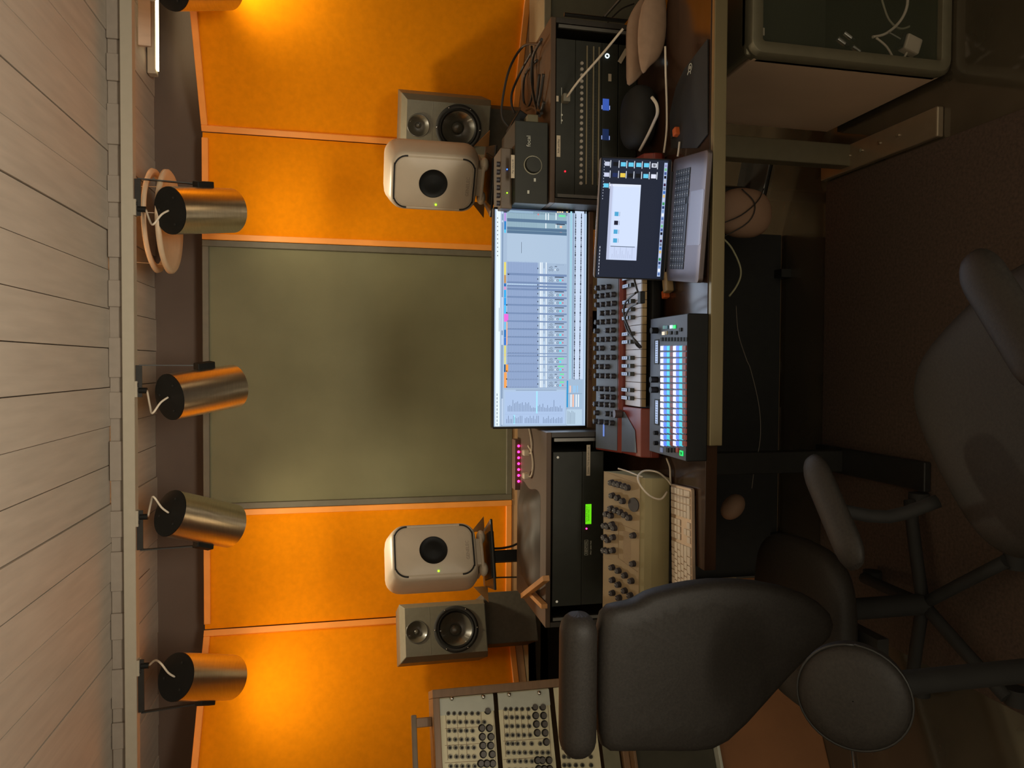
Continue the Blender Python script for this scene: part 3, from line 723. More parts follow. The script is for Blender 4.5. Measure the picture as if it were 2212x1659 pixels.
for y0, y1, hc, kd in tr:
    scr(s_, 1088.6, y0+.3, 1098 if hc[1] == 110 and hc[0] == 240 else 1093, y1-.3, ui(*hc), 2)
    scr(s_, 1095, y0, 1162, y1-.4, ui(196, 222, 248) if kd == 'b' else ui(148, 170, 208), 1)
    for k in range(18): scr(s_, 1098+3.55*k, y0+.6, 1098.5+3.55*k, y1-3, lineC, 2)
    for k in range(18): scr(s_, 1098.4+3.55*k, y1-2.6, 1099.6+3.55*k, y1-1.6, dkC, 3)
    scr(s_, 1095, y1-.5, 1224, y1+.1, ui(120, 144, 184), 3)
    scr(s_, 1160.5, (y0+y1)/2-1.5, 1162.3, (y0+y1)/2+1.5, dkC, 3)
    for a, b_ in ((1166, 1169), (1170, 1172), (1178.5, 1180.8)): scr(s_, a, y0+1, b_, y1-1, wht, 2)
    scr(s_, 1174, y0+(y1-y0)*.5, 1176, y1-1, ui(200, 225, 252), 2)
    if kd in 'nwg':
        ym = (y0+y1)/2
        annulus(s_, 1187, ym+3.4, 2.2, dkC); annulus(s_, 1192.5, ym+3.4, 2.2, dkC); annulus(s_, 1190.5, ym-2.4, 2.2, dkC)
        scr(s_, 1185.5, ym-2.8, 1188, ym-2.2, dkC, 3)
        scr(s_, 1198, ym-4.6, 1218 if kd == 'n' else 1203, ym-3.4, dkC, 3)
        scr(s_, 1198, ym+1, 1199.8, ym+5, wht, 3)
        annulus(s_, 1204.5, ym+3, 2.3, dkC)
        if kd != 'w':
            scr(s_, 1208, ym+1, 1212, ym+5, ui(80, 235, 250), 3)
            if y0 != 770: scr(s_, 1214.5, ym+1.5, 1216.5, ym+4.5, ui(215, 80, 100), 3)
        if kd == 'g': scr(s_, 1205 if y0 < 800 else 1209, ym-5.4, 1218, ym-2.6, ui(115, 240, 165), 3)
        for k in range(6): scr(s_, 1201+3*k, ym-7.6, 1202+3*k, ym-7, ui(70, 90, 125), 3)
scr(s_, 1093.5, 695.5, 1096, 745.5, ui(250, 180, 140), 3)
scr(s_, 1092, 787.3, 1097.5, 803.7, ui(252, 165, 70), 3)
scr(s_, 1090, 804.3, 1094.5, 837.5, ui(252, 170, 90), 3)
for yy in (593, 659, 676, 802, 819, 836): scr(s_, 1093+(4 if yy == 593 else 0), yy-1.6, 1095.5+(4 if yy == 593 else 0), yy+1, ui(20, 26, 40), 4)
# waveform strip
scr(s_, 1224.5, 455, 1227.5, 920, ui(95, 118, 150), 1)
scr(s_, 1229, 457, 1236, 819, ui(165, 215, 232), 2); scr(s_, 1231.5, 457, 1234, 819, ui(110, 185, 220), 3); scr(s_, 1236.5, 457, 1238.5, 819, ui(85, 110, 150), 3)
scr(s_, 1239, 457, 1262, 819, ui(205, 222, 246), 2)
yy = 461
while yy < 818:
    am = abs(math.sin(yy*.7)+.6*math.sin(yy*.31)+.4*random.random())*.55+.35
    for cx in (1243.5-.010*(yy-457), 1256-.013*(yy-457)): scr(s_, cx-am, yy, cx+am, yy+1.7, ui(16, 24, 44), 3)
    yy += 1.45
scr(s_, 1262.5, 457, 1265, 915, ui(200, 225, 245), 2)
# browser, help box and device panel at the lower left
scr(s_, 1087.5, 842, 1222, 918, ui(178, 202, 232), 1); scr(s_, 1091, 846, 1219, 916, ui(176, 200, 236), 2)
scr(s_, 1157.5, 845, 1161.3, 893, ui(170, 232, 255), 3); scr(s_, 1108.5, 896, 1112.3, 916, ui(170, 232, 255), 3)
scr(s_, 1091, 894, 1214, 895, ui(70, 100, 140), 3); scr(s_, 1114, 842.5, 1202, 843.3, dkC, 3)
lt = [12, 14, 12, 25, 18, 20, 22, 17, 18, 20, 14, 20, 17, 20, 13, 8, 9, 8, 0, 12, 15, 10, 17, 9, 8, 14, 8, 10, 10, 25, 11, 11, 9, 13, 7]
for k, l_ in enumerate(lt):
    scr(s_, 1097+3.4*k, 889-l_, 1097.9+3.4*k, 889, ui(66, 84, 116), 4)
for k in range(34):
    if k not in (10, 20, 21): scr(s_, 1094+3.6*k, 913-random.choice([8, 10, 12, 15]), 1094.9+3.6*k, 914, ui(80, 98, 128), 4)
scr(s_, 1223.5, 821, 1257, 881.5, ui(165, 190, 216), 2); scr(s_, 1223.5, 822, 1227, 880, ui(30, 150, 215), 3)
scr(s_, 1236, 852, 1239.5, 879, ui(250, 195, 170), 3); scr(s_, 1230, 833, 1233, 848, ui(250, 205, 185), 3)
for a in (1232, 1243, 1248): scr(s_, a, 852, a+2.5, 879, wht, 3)
for a in (1238, 1241, 1246): scr(s_, a, 833, a+2, 848, ui(150, 205, 250), 3)
scr(s_, 1223.5, 850, 1257, 850.6, ui(90, 112, 145), 4)
scr(s_, 1223.5, 884, 1257, 918, ui(188, 212, 232), 2)
for k in range(6): scr(s_, 1226+2.9*k, 887+2*(k % 3), 1226.8+2.9*k, 916, ui(66, 84, 110), 3)
s_.build('screen', t)
stp = MB().box((0, -.004, mz0-DZ-.001), (mw-.004, .010, .0145), mat('strip_brown', (.17, .10, .06, 1), .5, var=.1)).build('chin_strip', t, bevel=.001)
lb = onY(1271.5, 752, MY-.01)
text('Do NOT update anything in the Antelope Launcher', .0125, ink, t, (lb.x-(mx0+mx1)/2, -.0095, mz0-DZ-.001), xs=.78)
lb = onY(1271.5, 622, MY-.01)
text("Don't U...", .0125, ink, t, (lb.x-(mx0+mx1)/2, -.0095, mz0-DZ-.001), xs=.78)
scl = lamp('monitor_glow', 'AREA', (t.location.x, MY-.02, (mz0+mz1)/2), 1.2, (.72, .84, 1.0), (t.location.x, 1.0, .75), shape='RECTANGLE', size=mw*.95, size_y=mh*.9)

# ================================================================== RED SYNTHESIZER
X0, X1 = -.262, .60
YB, YF = 2.195, 1.962
t = thing('red_synthesizer', 'red keyboard synthesizer with dark knob panel below the wide monitor', 'synthesizer', (X0, YF, DZ))
body = MB()
Wd = X1-X0; dep = YB-YF; KX0 = -.117-X0-.004; KX1 = KX0+29*.0234+.006
def side(x): return [(0, .018), (.012, .060), (.125, .083), (dep, .100), (dep, .004), (.02, .004)]
prof = [(0, .02), (.0, .045), (.02, .052), (dep, .060), (dep, .004), (.02, .004)]
PA, PB, PC = .128, .150, .138
body.prism(prof, lambda a, c: Vector((KX0-.002, a, c)), (KX1-KX0+.004, 0, 0), black_p)  # front below the keys coloured black for the shade under them
body.prism(prof, lambda a, c: Vector((0, a, c)), (KX0-.002, 0, 0), red_b); body.prism(prof, lambda a, c: Vector((KX1+.002, a, c)), (Wd-KX1-.002, 0, 0), red_b)
body.prism([(0, .045), (.014, .070), (.125, .083), (.125, .05)], lambda a, c: Vector((0, a, c)), (KX0, 0, 0), red_b)
body.prism([(0, .045), (.014, .070), (.125, .083), (.125, .05)], lambda a, c: Vector((KX1, a, c)), (Wd-KX1, 0, 0), red_b)
body.prism([(.125, .05), (.125, .085), (PC, .094), (PC, .05)], lambda a, c: Vector((0, a, c)), (Wd, 0, 0), red_b)
body.prism([(PC, .05), (PC, .092), (dep, .130), (dep, .05)], lambda a, c: Vector((0, a, c)), (Wd, 0, 0), red_b)
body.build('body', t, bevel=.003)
def pz(a): return .092+(a-PC)*(.038/(dep-PC))
MB().prism([(.006, PC+.002), (.66, PC+.002), (.66, dep-.003), (.006, dep-.003)], lambda a, c: Vector((a, c, pz(c)+.0004)), (0, 0, .0012), nord_p).build('control_panel', t)
MB().prism([(.012, .035), (.075, .045), (.125, .110), (.125, .125), (.006, .125)], lambda a, c: Vector((a, c, .0705+(c-.014)*.117+.0006)), (0, 0, .0012), nord_p).build('left_panel', t)
wk = None; KL = .118
kp = []
for k in range(29):
    x = KX0+.004+.0234*k
    if wk is None:
        wk = MB().box((.0114, KL/2, .006), (.0222, KL, .016), wkey).box((.0114, -.0006, .004), (.0222, .0015, .013), keyfront).build('white_key', t, bevel=.0008, loc=(x, .006, .062))
    else: dup(wk, (x, .006, .062), t)
bk_ = None; st_ = None
for k in range(29):
    if k % 7 in (0, 1, 3, 4, 5) and k < 28:
        x = KX0+.004+.0234*(k+1)-.0006
        if bk_ is None: bk_ = MB().prism([(.045, .012), (.049, .024), (KL, .026), (KL, .012)], lambda a, c: Vector((-.006, a, c)), (.012, 0, 0), bkey).build('black_key', t, bevel=.0012, loc=(x, .006, .064)); first = bk_
        else: bk_ = dup(first, (x, .006, .064), t)
        s1 = MB().box((0, .088, .0265), (.0095, .044, .0008), mat('key_sticker', (.62, .70, .85, 1), .4, var=0)).box((0, .080, .0271), (.005, .008, .0003), mat('sticker_print', (.2, .3, .6, 1), .5, var=0)).box((0, .096, .0271), (.005, .010, .0003), MATS['sticker_print']).build('key_sticker', bk_) if st_ is None else dup(st_, parent=bk_)
        if st_ is None: st_ = s1
# knobs
kn = None
random.seed(3)
cols = [620, 638, 657, 676, 695, 714, 733, 752, 772, 792, 812, 840, 857, 874, 893, 912]
for ci, yy in enumerate(cols):
    xx = onY(1305, yy, 2.15).x-X0
    for ri in range(4):
        if (ci*7+ri*5) % 9 == 0: continue
        yl = PC+.014+.023*ri+(.003 if ci % 2 else 0)
        if yl > dep-.008: continue
        l_ = (xx, yl, pz(yl)+.0015)
        if kn is None:
            kn = MB().cyl((0, 0, 0), (0, 0, .013), .0085, navy, r1=.0075, seg=18).box((0, .004, .0135), (.001, .006, .001), ink_l).build('knob', t, loc=l_)
        else: dup(kn, l_, t, (0, 0, random.uniform(-2, 2)))
q = onY(1305, 927, 2.15)
MB().box((q.x-X0, .195, pz(.195)+.0025), (.045, .006, .003), em('synth_display', 110, 140, 215, .9)).build('display', t)
wh = MB().cyl((.118, .125, .088), (.118, .125, .110), .012, mat('mod_stick', (.10, .06, .05, 1), .4, var=0), seg=20).build('pitch_stick', t)
# hub and cable clip on the keys
ct = onZ(1381, 643, .845)
tag(MB().box((ct.x, ct.y, .839), (.032, .022, .014), black_p).build('cable_clip', bevel=.002), 'black cable clip lying on the white keys of the red synthesizer', 'clip')
cable('black_cable', 'thin black cable looping over the white keys of the red synthesizer', [onZ(1378, 655, .845), onZ(1360, 665, .842), onZ(1350, 690, .842), onZ(1356, 715, .842), onZ(1372, 735, .84), onZ(1385, 750, .82)], .003, black_c)
cable('black_cable', 'short black cable inside the loop on the white keys', [onZ(1374, 632, .845), onZ(1352, 652, .842), onZ(1348, 680, .842), onZ(1360, 712, .842), onZ(1375, 745, .83), onZ(1390, 755, .78)], .003, black_c)
cable('black_cable', 'black cable from the laptop across the white keys to the clip', [onZ(1368, 590, .842), onZ(1372, 612, .842), onZ(1378, 632, .845)], .003, black_c)

# ================================================================== LAPTOP
hl, hr = onZ(1438, 597, .757), onZ(1456, 335, .757)
fl = onZ(1507, 618, .757); frr = onZ(1532, 335, .757)
cen = (hl+hr+fl+frr)/4; ang = math.atan2((hr-hl).y, (hr-hl).x)
LW, LD = (hr-hl).length, ((hl-fl).length+(hr-frr).length)/2
t = thing('laptop', 'open grey laptop with a dark desktop and a white file window on its screen', 'laptop', (cen.x, cen.y, DZ), ang)
h0 = .010
MB().prism(rrect(LW, LD, .012), lambda a, c: Vector((a, c, h0)), (0, 0, .013), space).build('base', t, bevel=.002)
MB().box((0, 0, .005), (LW-.04, LD-.04, .010), black_r).build('stand_off', t)
kw_ = LW*.80; kd = LD*.42
MB().box((0, LD*.16, h0+.0128), (kw_, kd, .0012), black_p).build('keyboard_well', t)
ky = None
for r in range(6):
    n = 14
    for c in range(n):
        if r == 0 and 3 < c < 10 and c != 6: continue
        l_ = (-kw_/2+kw_/n*(c+.5), LD*.16-kd/2+kd/6*(r+.5), h0+.0138)
        if r == 0 and c == 6:
            MB().box((0, 0, 0), (kw_/n*5.2, kd/6*.82, .0014), keycap_d).build('space_bar', t, loc=l_); continue
        if ky is None: ky = MB().box((0, 0, 0), (kw_/n*.86, kd/6*.82, .0014), keycap_d).box((0, .001, .0008), (.0022, .0028, .0003), ink_l).build('key', t, loc=l_)
        else: dup(ky, l_, t)
MB().prism(rrect(LW*.42, LD*.36, .004), lambda a, c: Vector((a, c-LD*.285, h0+.0131)), (0, 0, .0004), mat('trackpad', (.20, .18, .19, 1), .25, metal=.3, var=0)).build('trackpad', t)
# lid
lidA = R(12)
lh = LD*.97
up_l = Matrix.Translation((0, LD/2-.003, h0+.012)) @ Matrix.Rotation(-lidA, 4, 'X')
lid = MB(); lid.prism(rrect(LW, lh, .010), lambda a, c: up_l @ Vector((a, 0, c+lh/2+.004)), up_l.to_3x3() @ Vector((0, .006, 0)), space)
lid = lid.build('lid', t, bevel=.001)
ls = MB()
def lq(s0, t0, s1, t1, m, lvl):
    yy = -.0004*lvl
    wq, hq = LW-.008, lh-.016
    f = lambda s, tt: up_l @ Vector((-wq/2+wq*s, yy, .010+hq*(1-tt)+.002))
    ls.quad([f(s0, t1), f(s1, t1), f(s1, t0), f(s0, t0)], m)
lq(-.01, -.02, 1.01, 1.03, ui(14, 15, 17), 1); lq(0, 0, 1, .985, ui(32, 38, 54), 2)
def fol(s, tt, c, w_=.034, h_=.075): lq(s-w_/2, tt-h_/2, s+w_/2, tt+h_/2, ui(*c), 4)
cy_ = (105, 205, 240)
for tt, c in ((.075, (200, 205, 225)), (.20, (14, 16, 22)), (.315, cy_), (.43, cy_), (.545, cy_), (.66, cy_), (.775, (225, 230, 245))):
    fol(.955, tt, c); lq(.925, tt+.045, .985, tt+.055, ui(225, 232, 245), 5)
for tt, c in ((.075, (205, 210, 235)), (.20, (30, 45, 90)), (.315, (238, 205, 80)), (.43, (14, 16, 22)), (.545, (14, 16, 22)), (.66, cy_), (.775, (228, 232, 250))):
    fol(.865, tt, c); lq(.84, tt+.045, .90, tt+.055, ui(225, 232, 245), 5)
fol(.775, .075, cy_); lq(.75, .12, .80, .13, ui(225, 232, 245), 5)
fol(.955, .775, (20, 22, 30), .022, .045) 
lq(.15, .135, .79, .595, ui(205, 218, 248), 5); lq(.15, .135, .79, .175, ui(190, 198, 226), 6); lq(.262, .19, .268, .56, ui(90, 105, 125), 6); lq(.27, .19, .785, .595, ui(214, 228, 255), 6)
lq(.77, .128, .79, .595, ui(235, 240, 255), 6)
for s, c in ((.315, (80, 170, 215)), (.39, (80, 170, 215)), (.465, (30, 32, 52)), (.54, (80, 170, 215))):
    lq(s-.018, .225, s+.018, .285, ui(*c), 7); lq(s-.018, .30, s+.018, .305, ui(110, 125, 150), 7)
for k in range(11): lq(.165, .22+.03*k, .20+.03*((k*5) % 3), .224+.03*k, ui(160, 170, 200), 7)
for k in range(9): lq(.02+.028*k, .028, .038+.028*k, .036, ui(220, 226, 240), 5)
for k in range(14): lq(.66+.024*k, .028, .668+.024*k, .036, ui(200, 208, 225), 5)
lq(.02, .925, .98, .972, ui(178, 196, 232), 5)
dc = [(90, 120, 180), (240, 245, 255), (130, 160, 210), (40, 60, 110), (60, 150, 90), (200, 205, 230), (225, 190, 120), (60, 110, 190), (110, 120, 140), (60, 30, 60), (190, 195, 210), (20, 20, 30), (70, 90, 150), (120, 190, 140), (150, 150, 190)]
for k in range(30): lq(.03+.0315*k, .932, .053+.0315*k, .965, ui(*dc[k % len(dc)]), 6)
ls.build('screen', lid)
MB().cyl((-LW*.40, LD/2-.003, h0+.013), (LW*.40, LD/2-.003, h0+.013), .0045, black_p, seg=12).build('hinge', t)
lamp('laptop_glow', 'AREA', t.matrix_world.translation+Vector((cen.x, cen.y+LD/2-.02, .86)) if False else Vector((cen.x+.02, cen.y+LD/2-.03, .87)), .28, (.62, .74, 1.0), (cen.x, cen.y-.4, .72), shape='RECTANGLE', size=.30, size_y=.18)

# ================================================================== PAD CONTROLLER
x0_, x1_ = -.240, .132; y0_, y1_ = 1.712, 1.945
t = thing('pad_controller', 'black controller with a grid of glowing white, blue and cyan pads', 'controller', (x0_, y0_, DZ))
Wc = x1_-x0_; Dc = y1_-y0_; hc = .056
MB().box((Wc/2, Dc/2, hc/2), (Wc, Dc, hc), black_p).build('body', t, bevel=.003)
MB().box((Wc/2, Dc/2, hc+.0008), (Wc-.004, Dc-.004, .0016), mat('controller_top', (.055, .075, .12, 1), .5, var=.04)).build('face_plate', t, bevel=.0005)
def cz_(x, y): 
    q = onZ(x, y, DZ+hc+.0015); return q.x-x0_, q.y-y0_
pc = [em('pad_white', 215, 215, 255, 1.25), em('pad_blue', 85, 125, 240, 1.1), em('pad_cyan', 60, 205, 225, 1.0), em('pad_red', 120, 45, 35, .7)]
pcw = em('pad_bright', 255, 240, 255, 1.6)
padm = {}
count = 0; extra = MB()
for r in range(8):
    xr = 1431.5+6.85*r
    for c in range(16):
        yy = 752+13.75*c
        ax_, ay = cz_(xr, yy)
        m_ = pc[r % 4]
        if r == 0 and 4 <= c <= 11: m_ = pcw
        px_w = .0122; py_w = .0190
        if count < 100:
            if m_.name not in padm:
                padm[m_.name] = MB().box((0, 0, 0), (px_w, py_w, .004), m_).build('pad', t, bevel=.001, loc=(ax_, ay, hc+.0025))
            else: dup(padm[m_.name], (ax_, ay, hc+.0025), t)
            count += 1
        else: extra.box((ax_, ay, hc+.0025), (px_w, py_w, .004), m_)
e = extra.build('pad_grid_rest', t); e['kind'] = 'stuff'
def cbox(name, x, y, sx, sy, m_, h_=.003):
    ax_, ay = cz_(x, y); return MB().box((ax_, ay, hc+.0015+h_/2), (sx, sy, h_), m_).build(name, t, bevel=.0006)
for k in range(9): cbox('button', 1431+6.6*k, 733, .010, .0135, black_p)
for x, y, m_ in ((1436, 707, em('b_teal', 70, 130, 120, .7)), (1441, 707, em('b_teal2', 60, 100, 110, .7)), (1451, 706, em('b_white', 210, 230, 245, 1)), (1458, 706, em('b_green', 30, 220, 110, 1.2)),
                 (1434, 720, em('b_cream', 250, 230, 200, 1)), (1440, 719, em('b_olive', 130, 115, 80, .7)), (1450, 719, black_p), (1461, 719, black_p), (1471, 712, black_p)):
    cbox('button', x, y, .009, .014, m_)
for x, m_ in ((1430, em('b_slate', 110, 120, 150, .8)), (1443, black_p), (1450, black_p), (1457, black_p), (1464, em('b_red', 130, 40, 30, .7))): cbox('button', x, 972, .012, .014, m_)
cbox('mode_button', 1473, 979, .013, .018, em('b_go', 20, 210, 100, 1.3)); cbox('mode_button_center', 1473, 979, .007, .010, black_p, .0035)
text('A', .008, em('letter_green', 30, 230, 110, 1.2), t, (cz_(1473, 979)[0], cz_(1473, 979)[1], hc+.0056), (0, 0, 0))
for (a, b2, l0, l1, nm) in ((733, 787, 1417, 1424, 'w'), (862, 918, 1415, 1424, 'b')):
    xm_, ym_ = cz_(1419, (a+b2)/2); wx = cz_(1419, a)[0]-cz_(1419, b2)[0]
    MB().box((xm_, ym_, hc+.002), (wx, .030, .002), black_p).build('display', t)
    dd = MB().box((xm_, ym_-.002, hc+.0032), (wx-.008, .017, .0006), em('oled', 170, 190, 225, .85))
    for k in range(9): dd.box((xm_-wx/2+.008+k*(wx-.016)/8, ym_-.002, hc+.0036), (.0018, .012, .0004), em('oled_d', 60, 70, 100, .6))
    dd.build('display_image', t)
for yy, hgt in ((714, .020), (820, .022), (842, .022), (935, .012), (957, .012)):
    ax_, ay = cz_(1420, yy); MB().cyl((ax_, ay, hc+.001), (ax_, ay, hc+hgt), .0085 if hgt > .015 else .006, black_p, seg=20).build('knob', t, bevel=.0008)

# hub behind the controller etc.
q = onZ(1402, 612, .75)
t2 = thing('usb_hub', 'tan usb hub beside the laptop with a green light', 'usb hub', (q.x-.012, 1.925, DZ), R(12))
MB().box((0, 0, .016), (.055, .028, .022), mat('tan_plastic', (.36, .25, .12, 1), .5, var=.05)).build('housing', t2, bevel=.003)
MB().box((0, 0, .0025), (.05, .024, .005), black_r).build('base', t2)
q2 = onZ(1433, 605, .745); MB().ell((q2.x-q.x, q2.y-q.y, .012), (.002, .002, .002), green_led, seg=8).build('status_light', t2)
for (px, py), lab in (((1437, 636), 'small orange connector on the desk between laptop and pad controller'), ((1461, 285), 'small orange connector on the desk right of the laptop')):
    q = onZ(px, py, .745); t2 = thing('orange_connector', lab, 'connector', (q.x, q.y, DZ), R(12))
    MB().box((0, 0, .009), (.022, .020, .018), orange_b).build('housing', t2, bevel=.003)
    MB().cyl((0, .01, .009), (0, .03, .009), .003, black_c, seg=8).build('lead', t2)

# ================================================================== CREAM SYNTHESIZER
X0c, X1c = -.735, -.312; YFc = 1.915
t = thing('cream_synthesizer', 'cream desktop synthesizer with many dark knobs behind the white keyboard', 'synthesizer', (X0c, YFc, DZ))
Wq = X1c-X0c
pr = [(0, .006), (.0, .060), (.008, .078), (.022, .086), (.155, .145), (.155, .006)]
MB().prism(pr, lambda a, c: Vector((0, a, c)), (Wq, 0, 0), cream2).build('body', t, bevel=.003)
sl = math.atan2(.145-.086, .155-.022)
def cp(u, v, h=0):   # u from left 0..1, v from the front of the panel 0..1
    a = .022+.133*v; return (u*Wq, a-math.sin(sl)*h, .086+.059*v+math.cos(sl)*h)
MB().prism([(0, 0), (Wq, 0), (Wq, 1), (0, 1)], lambda a, c: Vector((a, cp(0, c)[1], cp(0, c)[2]+.0004)), (0, 0, .0012), cream).build('panel', t)
def pxu(x, y):   # picture px -> (u,v)
    v = (1385-x)/(1385-1306); v = max(0.03, min(.97, v))
    Y = YFc+.022+.133*v; Z = DZ+.086+.059*v
    return (onY(x, y, Y).x-X0c)/Wq, v
kn = None
klist = [(1323, 1042), (1332, 1045), (1340, 1047), (1350, 1050), (1358, 1053), (1325, 1070), (1337, 1075), (1348, 1082), (1322, 1098), (1333, 1102), (1343, 1106), (1353, 1112), (1362, 1118), (1312, 1110), (1322, 1113),
         (1325, 1132), (1330, 1140), (1316, 1137), (1308, 1135), (1327, 1160), (1316, 1166), (1308, 1160), (1327, 1188), (1316, 1190), (1308, 1188), (1371, 1156), (1371, 1217),
         (1326, 1225), (1340, 1232), (1354, 1242), (1368, 1254), (1327, 1252), (1340, 1262), (1327, 1280), (1342, 1290), (1354, 1275), (1366, 1285)]
for x, y in klist:
    u, v = pxu(x+3, y)
    if u < .01: continue
    l_ = cp(u, v, .0015)
    if kn is None: kn = MB().cyl((0, 0, 0), (0, 0, .013), .0092, navy, r1=.0078, seg=14).box((0, .004, .0135), (.0012, .006, .001), ink_l).build('knob', t, loc=l_, bevel=.0006); kn.rotation_euler = (sl, 0, 0)
    else: dup(kn, l_, t, (sl, 0, 0))
u, v = pxu(1373, 1090); o = MB().cyl((0, 0, 0), (0, 0, .004), .020, navy, seg=36).build('dial', t, loc=cp(u, v, .0012)); o.rotation_euler = (sl, 0, 0)
g = MB()
for k in range(22):
    u0, v0 = pxu(1350, 1146+3.1*k); u1, v1 = pxu(1367, 1152+3.1*k)
    a = Vector(cp(u0, v0, .0018)); b_ = Vector(cp(u1, v1, .0018)); d = b_-a
    g.box((0, 0, 0), (.0011, .0006, d.length), modline, M=Matrix.Translation((a+b_)/2) @ d.to_track_quat('Z', 'Y').to_matrix().to_4x4())
for (xa, ya), (xb, yb) in (((1312, 1020), (1384, 1046)), ((1340, 1130), (1384, 1148)), ((1340, 1130), (1340, 1205)), ((1340, 1205), (1382, 1235)), ((1306, 1118), (1330, 1122)), ((1306, 1146), (1330, 1150)), ((1306, 1173), (1330, 1177)), ((1312, 1205), (1325, 1208))):
    u0, v0 = pxu(xa, ya); u1, v1 = pxu(xb, yb); a = Vector(cp(u0, v0, .0018)); b_ = Vector(cp(u1, v1, .0018)); d = b_-a
    g.box((0, 0, 0), (.0009, .0006, d.length), modline, M=Matrix.Translation((a+b_)/2) @ d.to_track_quat('Z', 'Y').to_matrix().to_4x4())
g.build('printed_lines', t)

# ================================================================== WHITE COMPUTER KEYBOARD
KZ = DZ
ka = R(3)
q = onZ(1440, 1049, .752)
t = thing('computer_keyboard', 'white full size computer keyboard in front of the cream synthesizer', 'keyboard', (-.325, 1.895, KZ), ka)
KW, KD = .432, .125
MB().prism(rrect(KW, KD, .007), lambda a, c: Vector((a-KW/2, c-KD/2, .004+.0)), (0, 0, .010), kb_alu).build('base', t, bevel=.0015)
MB().box((-KW/2, -KD+.012, .002), (KW-.04, .012, .004), black_r).box((-KW/2, -.015, .002), (KW-.04, .012, .004), black_r).build('rubber_feet', t)
cap = {}; cnt = 0; ex = MB()
rowh = (KD-.010)/6
def kc(xl, r, wk_=1.0, hk=1.0):
    """xl: right-hand distance in key units from the right end"""
    global cnt
    wq, hq = .019*wk_-.0028, rowh*hk-.0026
    l_ = (-.006-.019*xl-.019*wk_/2, -KD+.005+rowh*(r+hk/2), .0155)
    if cnt < 100:
        key = (round(wq, 4), round(hq, 4))
        if key not in cap: cap[key] = MB().box((0, 0, 0), (wq, hq, .003), keycap_w).build('key', t, bevel=.0008, loc=l_)
        else: dup(cap[key], l_, t)
        cnt += 1
    else: ex.box(l_, (wq, hq, .003), keycap_w)
# numeric pad
for r in range(1, 6):
    for c in range(4):
        if c == 0 and r == 1: continue
        kc(c, r)
kc(0, 0, 1, 1.9); cnt += 0
kc(1, 0); kc(2, 0, 2)
# navigation block
for r in (3, 4, 5):
    for c in range(3): kc(4.35+c, r)
kc(5.35, 1)
for c in range(3): kc(4.35+c, 0)
# letters
for c in range(14): kc(7.7+c*1.036, 5, 1.036)
kc(7.7, 4, 1.5)
for c in range(13): kc(9.2+c, 4)
kc(7.7, 3, 1.0)
for c in range(12): kc(8.7+c, 3)
kc(20.7, 3, 1.5)
kc(7.7, 2, 1.8)
for c in range(11): kc(9.5+c, 2)
kc(20.5, 2, 1.7)
kc(7.7, 1, 2.3)
for c in range(10): kc(10.0+c, 1)
kc(20, 1, 2.2)
for a, w_ in ((7.7, 1.4), (9.1, 1.2), (10.3, 1.2), (11.5, 5.0), (16.5, 1.3), (17.8, 1.2), (19.0, 1.2), (20.2, 1.3)): kc(a, 0, w_)
e = ex.build('left_keys', t) if len(ex.bm.verts) else None
if e: e['kind'] = 'stuff'
cable('white_cable', 'white cable looping from the white keyboard over the cream synthesizer', [onZ(1441, 1062, .758), onZ(1428, 1078, .79), onZ(1405, 1072, .835), onZ(1384, 1050, .86), onZ(1378, 1030, .86), onZ(1392, 1017, .83), onZ(1420, 1020, .79), onZ(1440, 1035, .755), onZ(1450, 1048, .745)], .0026, white_c)
cable('white_cable', 'white cable running from the pad controller to the loop by the keyboard', [onZ(1440, 990, .742), onZ(1447, 1010, .742), onZ(1448, 1030, .742), onZ(1449, 1046, .742)], .0026, white_c)
cable('grey_cable', 'thin grey cable along the right end of the cream synthesizer', [onZ(1335, 1012, .86), onZ(1355, 1018, .84), onZ(1375, 1026, .83), onZ(1388, 1030, .815)], .0022, white_c)

# ================================================================== RIGHT END OF THE DESK
def cushion(label, px, Y, s):
    pts = [onY(a, b, Y) for a, b in px]; c = sum(pts, Vector())/len(pts)
    mb = MB(); rg = []
    for sc_, dy in ((.0, -.018), (.55, -.017), (.9, -.009), (1.0, 0), (.9, .009), (.55, .017), (0.0, .018)):
        rg.append([c+(p-c)*max(sc_, .01)+Vector((0, dy, 0)) for p in pts])
    mb.rings(rg, paper, False, False)
    return tag(mb.build('round_cushion', sub=1), label, 'cushion', 'pale round cushions at the right end of the desk')
cushion('pale round cushion behind, pressed against the right rack cabinet', [(1352, 50), (1362, 25), (1378, 0), (1395, -20), (1400, 30), (1402, 100), (1398, 150), (1380, 172), (1365, 185), (1352, 194), (1353, 150), (1352, 100)], 2.05, 1)
cushion('larger pale round cushion in front, cut by the frame', [(1392, -20), (1378, 40), (1376, 90), (1380, 140), (1388, 170), (1398, 150), (1410, 140), (1425, 128), (1436, 100), (1441, 60), (1440, 0), (1432, -40)], 1.99, 1)
